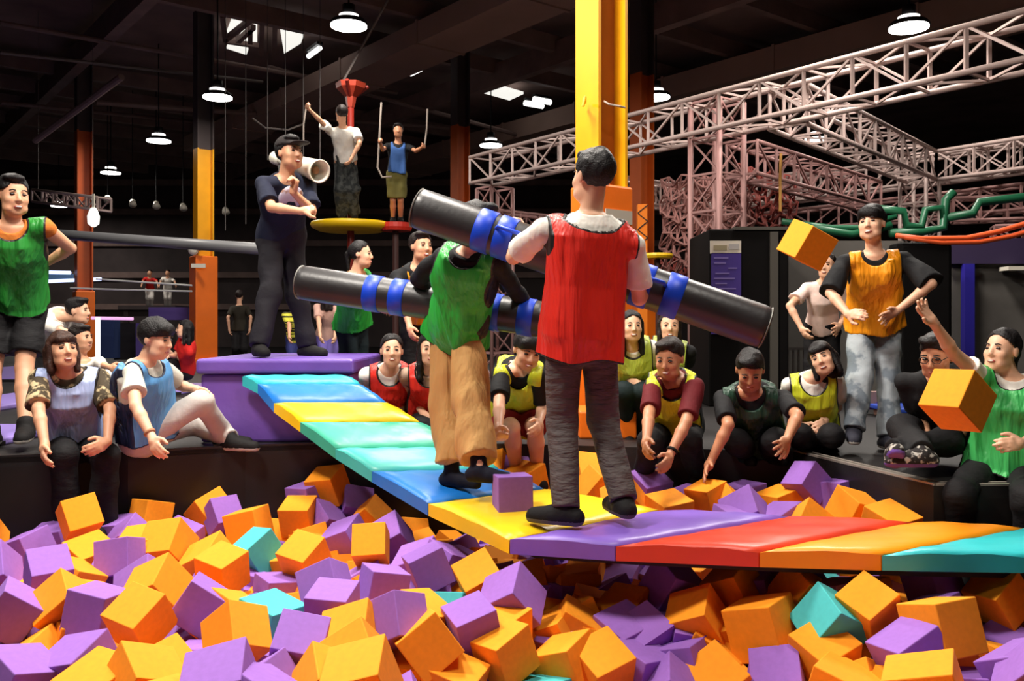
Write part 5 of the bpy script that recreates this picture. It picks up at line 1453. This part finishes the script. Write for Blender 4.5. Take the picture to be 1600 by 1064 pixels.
# woman in red bib seated behind the bridge
person('person seated behind the bridge in a red bib and white tee, hair tied back', 6.5, 1.56, 10, (606, 648), (608, 578), (612, 548), 10, hp=2, sex='f',
    arms={'R': [(578, 622, 'f'), (592, 646, 'n'), 'relax'], 'L': [(636, 618, 'f'), (626, 644, 'n'), 'relax']},
    legs={'R': [(596, 668, 'n'), (600, 696, 'f')], 'L': [(622, 668, 'n'), (624, 696, 'f')]},
    shirt=(WHT, .75, -.05), bib=(BIBR, -.02, PIPD, {'w': .155, 'front': .08}), pants=(BLKP, 2.0, .012), shoes=(BKS, 'shoe'), hair=('tied', BK))
person('person in a red bib and patterned shirt, half hidden behind the khaki trousers', 6.45, 1.58, 10, (668, 648), (668, 576), (672, 546), 10, sex='f',
    arms={'R': [(644, 622, 'f'), (662, 646, 'n'), 'relax'], 'L': [(694, 620, 'f'), (690, 646, 'n'), 'relax']},
    legs={'R': [(660, 668, 'n'), (664, 696, 'f')], 'L': [(684, 668, 'n'), (686, 696, 'f')]},
    shirt=(PAT, .9, -.05), bib=(BIBR, -.02, PIPD, {'w': .15}), pants=(BLKP, 2.0, .012), shoes=(BKS, 'shoe'), hair=('long', BK))
# standing behind the lower roller
person('person in a green bib standing in profile behind the lower roller', 7.9, 1.60, 70, (550, 505), (556, 428), (564, 398), 84, hp=0, sex='f', smile=False,
    arms={'R': [(560, 472, 'n'), (590, 480, 'n'), 'relax'], 'L': [(580, 470, 'f'), (598, 480, 'f'), 'relax']},
    legs={'R': [(548, 590, 'n'), (546, 650, 'f')], 'L': [(566, 590, 'n'), (566, 650, 'f')]},
    shirt=(cloth('tan_top', (168, 124, 76)), .9, -.05), bib=(BIBG, -.06, BIBG, {'trim': 0, 'w': .16}), pants=(cloth('dark_teal_trousers', (24, 36, 40)), 2.0, .014), shoes=(BKS, 'shoe'), hair=('tied', BK))
person('person in black with an orange bib standing behind the roller, left of the green fighter', 7.6, 1.68, 30, (656, 497), (652, 418), (658, 386), 36, hp=0,
    arms={'R': [(630, 470, 'n'), (640, 510, 'n'), 'relax'], 'L': [(684, 468, 'n'), (680, 508, 'n'), 'relax']}, skn='mid',
    legs={'R': [(644, 590, 'n'), (644, 656, 'f')], 'L': [(668, 590, 'n'), (670, 656, 'f')]},
    shirt=(BLK, .8, -.05), bib=(BIBO, .05, BIBO, {'trim': 0, 'w': .11, 'front': .3}), pants=(BLKP, 2.0, .014), shoes=(BKS, 'shoe'), hair=('short', DB))
# rope course
person('person in a white shirt seen from behind on the yellow disc, arm raised', 13.6, 1.72, 190, (540, 250), (536, 200), (534, 178), 200,
    arms={'L': [(502, 190, 'n'), (484, 172, 'n'), 'grip'], 'R': [(562, 224, 'n'), (550, 246, 'n'), 'relax']}, skn='mid',
    legs={'L': [(534, 296, 'n'), (534, 334, 'f')], 'R': [(550, 296, 'n'), (554, 334, 'f')]},
    shirt=(WHT, .7, .0, .03), pants=(GRYP, 2.0, .035), shoes=(BKS, 'shoe'), hair=('short', DB))
person('boy in a blue vest and olive shorts standing on the red step, holding ropes', 14.0, 1.52, 8, (620, 270), (622, 224), (622, 204), 10, hp=-6, skn='tan',
    arms={'R': [(598, 234, 'n'), (594, 222, 'n'), 'grip'], 'L': [(650, 236, 'n'), (660, 230, 'n'), 'grip']},
    legs={'R': [(614, 312, 'n'), (614, 342, 'f')], 'L': [(626, 312, 'n'), (626, 342, 'f')]},
    shirt=(BLK, .6, .0), bib=(DKV, .0, DKV, {'trim': 0, 'w': .13}), pants=(OLV, .9, .02), shoes=(BKS, 'shoe'), hair=('short', BK))
# figures farther back on the left
person('child in a white shirt leaning back behind the brown-haired woman', 6.6, 1.30, 60, (130, 640), (128, 566), (126, 528), 80, hp=0, smile=False, skn='mid',
    arms={'R': [(150, 566, 'n'), (172, 574, 'n'), 'relax'], 'L': [(160, 590, 'f'), (174, 580, 'f'), 'relax']},
    legs={'R': [(164, 640, 'n'), (170, 672, 'f')], 'L': [(160, 644, 'f'), (168, 674, 'f')]},
    shirt=(WHT, 1.5, -.05), pants=(BLKP, 2.0, .01), shoes=(BKS, 'shoe'), hair=('short', DB))
person('person in a white shirt bending behind the black shorts at the left', 8.2, 1.6, 80, (60, 536), (94, 492), (122, 486), 90, smile=False,
    arms={'R': [(104, 520, 'n'), (110, 548, 'n'), 'relax'], 'L': [(110, 520, 'f'), (116, 546, 'f'), 'relax']},
    legs={'R': [(66, 600, 'n'), (60, 642, 'f')], 'L': [(74, 600, 'n'), (72, 642, 'f')]},
    shirt=(WHT, .7, -.1, .02), pants=(BLKP, 2.0, .01), shoes=(BKS, 'shoe'), hair=('short', BK))
person('person in a red tee seated against the padded yellow pillar', 11.5, 1.5, -60, (290, 576), (292, 534), (288, 514), -70, smile=False,
    arms={'R': [(274, 556, 'n'), (264, 556, 'n'), 'relax'], 'L': [(282, 560, 'f'), (268, 552, 'f'), 'relax']},
    legs={'R': [(262, 568, 'n'), (268, 604, 'f')], 'L': [(266, 572, 'f'), (272, 604, 'f')]},
    shirt=(REDS, .7, -.05), pants=(BLKP, 2.0, .01), shoes=(BKS, 'shoe'), hair=('long', BK))
person('distant person in black seen from behind, right of the padded yellow pillar', 19.5, 1.66, 185, (374, 514), (374, 478), (374, 462), 185, hp=0, sex='f',
    arms={'R': [(392, 496, 'n'), (390, 514, 'n'), 'relax'], 'L': [(356, 496, 'n'), (358, 514, 'n'), 'relax']},
    legs={'R': [(380, 544, 'n'), (380, 562, 'f')], 'L': [(368, 544, 'n'), (368, 562, 'f')]},
    shirt=(cloth('olive_black_top', (44, 40, 32)), .8, -.1), pants=(BLKP, 2.0, .03), shoes=(BKS, 'shoe'), hair=('short', DB))
person('distant person in a pink top and lilac trousers left of the green-bib onlooker', 12.5, 1.6, 170, (512, 524), (512, 478), (512, 460), 180, sex='f',
    arms={'R': [(526, 500, 'n'), (524, 522, 'n'), 'relax'], 'L': [(498, 500, 'n'), (500, 522, 'n'), 'relax']},
    legs={'R': [(518, 562, 'n'), (518, 592, 'f')], 'L': [(506, 562, 'n'), (506, 592, 'f')]},
    shirt=(cloth('dusty_pink_top', (206, 164, 150)), .8, -.1), pants=(cloth('lilac_trousers', (110, 96, 170)), 2.0, .02), shoes=(BKS, 'shoe'), hair=('long', DB))
person('distant child in a striped black and yellow top under the capped man\'s arm', 11.5, 1.2, 0, (462, 530), (462, 490), (460, 472), 0, skn='mid',
    arms={'R': [(452, 508, 'n'), (452, 526, 'n'), 'relax'], 'L': [(473, 508, 'n'), (473, 526, 'n'), 'relax']},
    legs={'R': [(457, 566, 'n'), (457, 596, 'f')], 'L': [(467, 566, 'n'), (467, 596, 'f')]},
    shirt=(cloth('striped_top', (28, 28, 24), rgb2=(206, 200, 70), scale=7, stretch=(.2, .2, 5)), .8, -.1), pants=(cloth('indigo_trousers', (40, 44, 96)), 2.0, .02), shoes=(BKS, 'shoe'), hair=('short', DB))
for x, col, lab in [(234, REDS, 'tiny distant child in red beyond the far mats'), (262, WHT, 'tiny distant child in white beyond the far mats')]:
    person(lab, 26, 1.25, 0, (x, 452), (x, 434), (x, 426), 0, arms={'R': [(x - 11, 440, 'n'), (x - 13, 446, 'n'), 'relax'], 'L': [(x + 11, 440, 'n'), (x + 13, 446, 'n'), 'relax']},
           legs={'R': [(x - 3, 466, 'n'), (x - 3, 478, 'f')], 'L': [(x + 3, 466, 'n'), (x + 3, 478, 'f')]}, shirt=(col, .8, -.1), pants=(LGT, 2, .01), hair=('short', DB), skn='mid')
wristband(pm, 'L', BKS); wristband(pb_, 'R', cloth('tan_strap', (170, 120, 90)))
